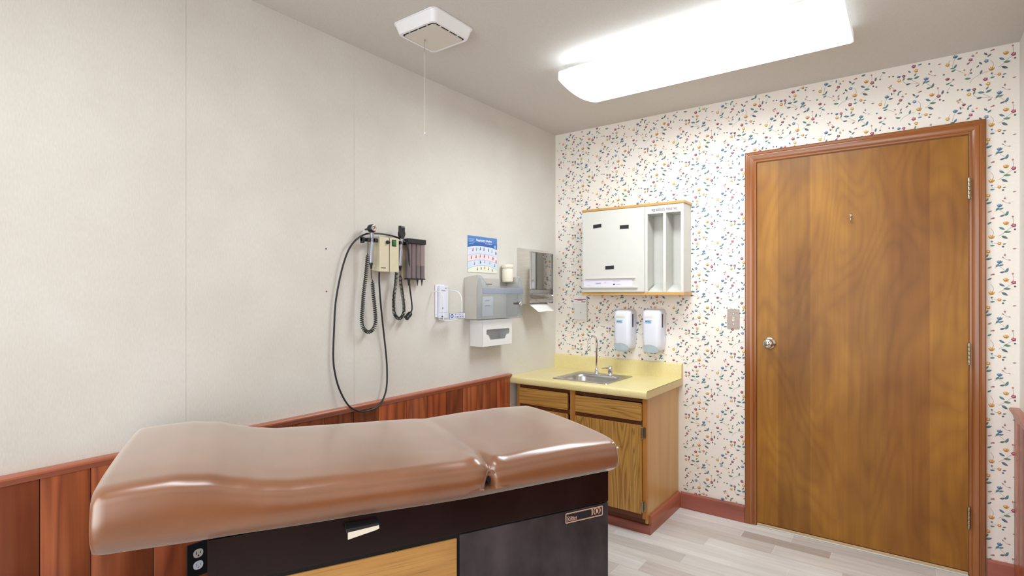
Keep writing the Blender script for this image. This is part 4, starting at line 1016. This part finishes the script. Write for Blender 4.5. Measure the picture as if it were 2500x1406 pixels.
# base
zt=kz(.697)
def KB(a,b,c,d,e,f): return (a*K,b*K,c*K,d*K,kz(e) if e is not None else 0,kz(f) if f is not None else 0)
MB().box(-1.228*K,-.006*K,.048*K,.640*K,.09,zt+.003).build('cabinet_body',m_blackgap,T)
MB().box(-1.15*K,-.03*K,.09*K,.60*K,.0,.0895).build('plinth',m_blackgap,T)
MB().box(-1.231*K,-.004*K,.040*K,.0475*K,kz(.582),kz(.700)).build('drawer_front',m_dark,T,bevel=.0015)
MB().box(-.562*K,-.005*K,.040*K,.0475*K,.085,kz(.577)).build('black_panel',m_dark2,T,bevel=.0015)
MB().box(-1.228*K,-1.19*K,.040*K,.0475*K,.085,kz(.572)).build('end_stile',m_dark,T)
MB().box(-1.186*K,-.572*K,.041*K,.0475*K,.10,kz(.568)).build('wood_door',m_tablewood,T,bevel=.0008)
MB().box(-1.231*K,-1.228*K+.0,.0480*K,.640*K,.09,zt).build('end_panel',m_dark,T)
MB().box(-.006*K,-.003*K,.0480*K,.640*K,.09,zt).build('end_panel',m_dark,T)
# drawer pull: black wedge hood with pale underside plate
pw0,pw1=-.902*K,-.812*K; yf_=.0395*K
hl=MB(); za,zb_=kz(.672),kz(.668)
hl.add([(pw0,yf_,kz(.681)),(pw1,yf_,kz(.677)),(pw1,yf_-.022,kz(.672)),(pw0,yf_-.022,kz(.672)),
        (pw0,yf_,kz(.664)),(pw1,yf_,kz(.664)),(pw1,yf_-.024,kz(.667)),(pw0,yf_-.024,kz(.662))],[(0,1,2,3),(4,7,6,5),(3,2,6,7),(0,3,7,4),(1,5,6,2),(0,4,5,1)])
ho=hl.build('drawer_pull',m_black,T,bevel=.0008); fixn(ho)
q=MB(); q.add([(pw0+.004,yf_-.0245,kz(.663)),(pw1-.002,yf_-.0245,kz(.667)),(pw1-.001,yf_-.0245,kz(.658)),(pw1-.010,yf_-.0245,kz(.655)),(pw0+.004,yf_-.0245,kz(.644)),
               (pw0+.004,yf_-.0215,kz(.663)),(pw1-.002,yf_-.0215,kz(.667)),(pw1-.001,yf_-.0215,kz(.658)),(pw1-.010,yf_-.0215,kz(.655)),(pw0+.004,yf_-.0215,kz(.644))],
 [(0,1,2,3,4),(9,8,7,6,5),(0,5,6,1),(1,6,7,2),(2,7,8,3),(3,8,9,4),(4,9,5,0)]); o=q.build('pull_face',m_cream,ho); fixn(o)
# name plate
npx0,npx1,npz0,npz1=-.184*K,-.030*K,kz(.541),kz(.571)+.0
npz0,npz1=kz(.538),kz(.572)
N=MB(); OY=(0,.0398*K,0)
N.color((22,24,28)).prism(rrect(npx0,npx1,npz0,npz1,.004),'y',.0399*K,.0380*K)
CT=(218,176,150); yy=(0,.0380*K,0)
def outline(x0,x1,z0,z1,r,wd,off):
    a=rrect(x0,x1,z0,z1,r,4); b=rrect(x0+wd,x1-wd,z0+wd,z1-wd,max(r-wd,.0003),4); nn=len(a)
    for k in range(nn): N.flat([a[k],a[(k+1)%nn],b[(k+1)%nn],b[k]],yy,UX,VZ,off)
N.color((236,200,178)); outline(npx0,npx1,npz0,npz1,.004,.0018,.0003)
N.color(CT); outline(npx0+.0026,npx1-.0026,npz0+.0026,npz1-.0026,.0026,.0011,.0003)
plate=N.build('name_plate',m_print,T,flatshade=True)
# serif lettering drawn with strokes, heights in cap units
G=MB().color((240,190,164))
def glyph(strokes,ox,oz,h,wsc=1):
    for pts,wd in strokes: G.ribbon([(ox+p[0]*h*wsc,oz+p[1]*h) for p in pts],[q*h for q in wd] if isinstance(wd,list) else wd*h,yy,UX,VZ,.0005)
def circ(cx,cy,rx,ry,a0,a1,n=14): return [(cx+rx*math.cos(math.radians(a0+(a1-a0)*k/n)),cy+ry*math.sin(math.radians(a0+(a1-a0)*k/n))) for k in range(n+1)]
def thick(pts,cx,thin,fat,rx): return [thin+(fat-thin)*min(1,abs(p[0]-cx)/rx)**1.5 for p in pts]
Rb=circ(.26,.76,.26,.22,90,-90); 
gR=[([(.14,0),(.14,1)],.15),([(0,.03),(.28,.03)],.06),([(0,.97),(.28,.97)],.06),([(.14,.975),(.26,.975)],.06),([(.14,.53),(.26,.53)],.06),(Rb,thick(Rb,.26,.06,.15,.26)),([(.28,.52),(.44,.25),(.6,.03)],.15),([(.5,.03),(.72,.03)],.06)]
gi=[([(.12,0),(.12,.62)],.13),([(0,.03),(.25,.03)],.06),([(.02,.60),(.14,.62)],.06),([(.12,.80),(.12,.95)],.14)]
gt=[([(.12,.12),(.12,.88)],.13),([(-.02,.62),(.30,.62)],.07),(circ(.24,.14,.12,.12,180,300,6),.08)]
eb=circ(.26,.32,.20,.30,20,320,16)
ge=[(eb,thick(eb,.26,.06,.12,.2)),([(.08,.36),(.46,.36)],.06)]
gr=[([(.12,0),(.12,.62)],.13),([(0,.03),(.26,.03)],.06),([(.02,.60),(.14,.62)],.06),([(.14,.46),(.26,.60),(.38,.60)],.09)]
rx=npx0+.0070; rz=npz0+.0062; h=.0150
for g,adv in ((gR,.74),(gi,.28),(gt,.30),(gt,.30),(ge,.50),(gr,.4)): glyph(g,rx,rz,h); rx+=adv*h
ob=circ(.32,.5,.25,.47,0,360,24)
g0=[(ob,thick(ob,.32,.06,.19,.25))]; g1=[([(.24,0),(.24,1)],.17),([(.06,.03),(.42,.03)],.06),([(.06,.82),(.24,.97)],.07)]
G.build('lettering',m_print,plate,flatshade=True); G=MB().color((240,190,164))
rx=npx1-.0475; h=.0205; rz=npz0+.0085
for g,adv in ((g1,.50),(g0,.72),(g0,.7)): glyph(g,rx,rz,h); rx+=adv*h
G.build('lettering',m_print,plate,flatshade=True)

# ------------------------------------------------------------------ lights
def area(name,loc,rot,sx,sy,power,col):
    l=D.lights.new(name,'AREA'); l.shape='RECTANGLE'; l.size=sx; l.size_y=sy; l.energy=power; l.color=col
    o=D.objects.new(name,l); C.objects.link(o); o.location=loc; o.rotation_euler=rot; return o
area('lamp_tubes',(1.235,-.80,2.333),(0,0,0),1.1,.30,19,(.86,.95,1.0))
area('lamp_tubes',(1.235,-2.95,2.333),(0,0,0),1.1,.30,7,(.88,.95,1.0))
area('ceiling_glow_fill',(1.235,-1.03,2.345),(PI,0,0),1.05,.04,2.2,(.80,.92,1.0))  # added up-facing light that widens the ceiling glow beside the fixture
area('fill_behind',(1.2,-4.2,1.35),(math.radians(90),0,0),2.2,1.9,30,(.90,.96,1.0)).data.spread=math.radians(130)  # added fill light behind the camera; the back wall has no window

w=D.worlds.new('world'); bpy.context.scene.world=w; w.use_nodes=True
w.node_tree.nodes['Background'].inputs[0].default_value=(1,.98,.95,1); w.node_tree.nodes['Background'].inputs[1].default_value=.6

# ------------------------------------------------------------------ camera
cam=D.cameras.new('camera'); co=D.objects.new('camera',cam); C.objects.link(co)
cam.sensor_width=36; cam.lens=1315.78/2500*36; cam.shift_y=10.63/2500; cam.clip_start=.02
co.location=(2.0271,-3.2798,1.3147); co.rotation_euler=(PI/2,0,.6341)
bpy.context.scene.camera=co
vs_=bpy.context.scene.view_settings
vs_.view_transform='Standard'; vs_.look='None'; vs_.exposure=0; vs_.gamma=1
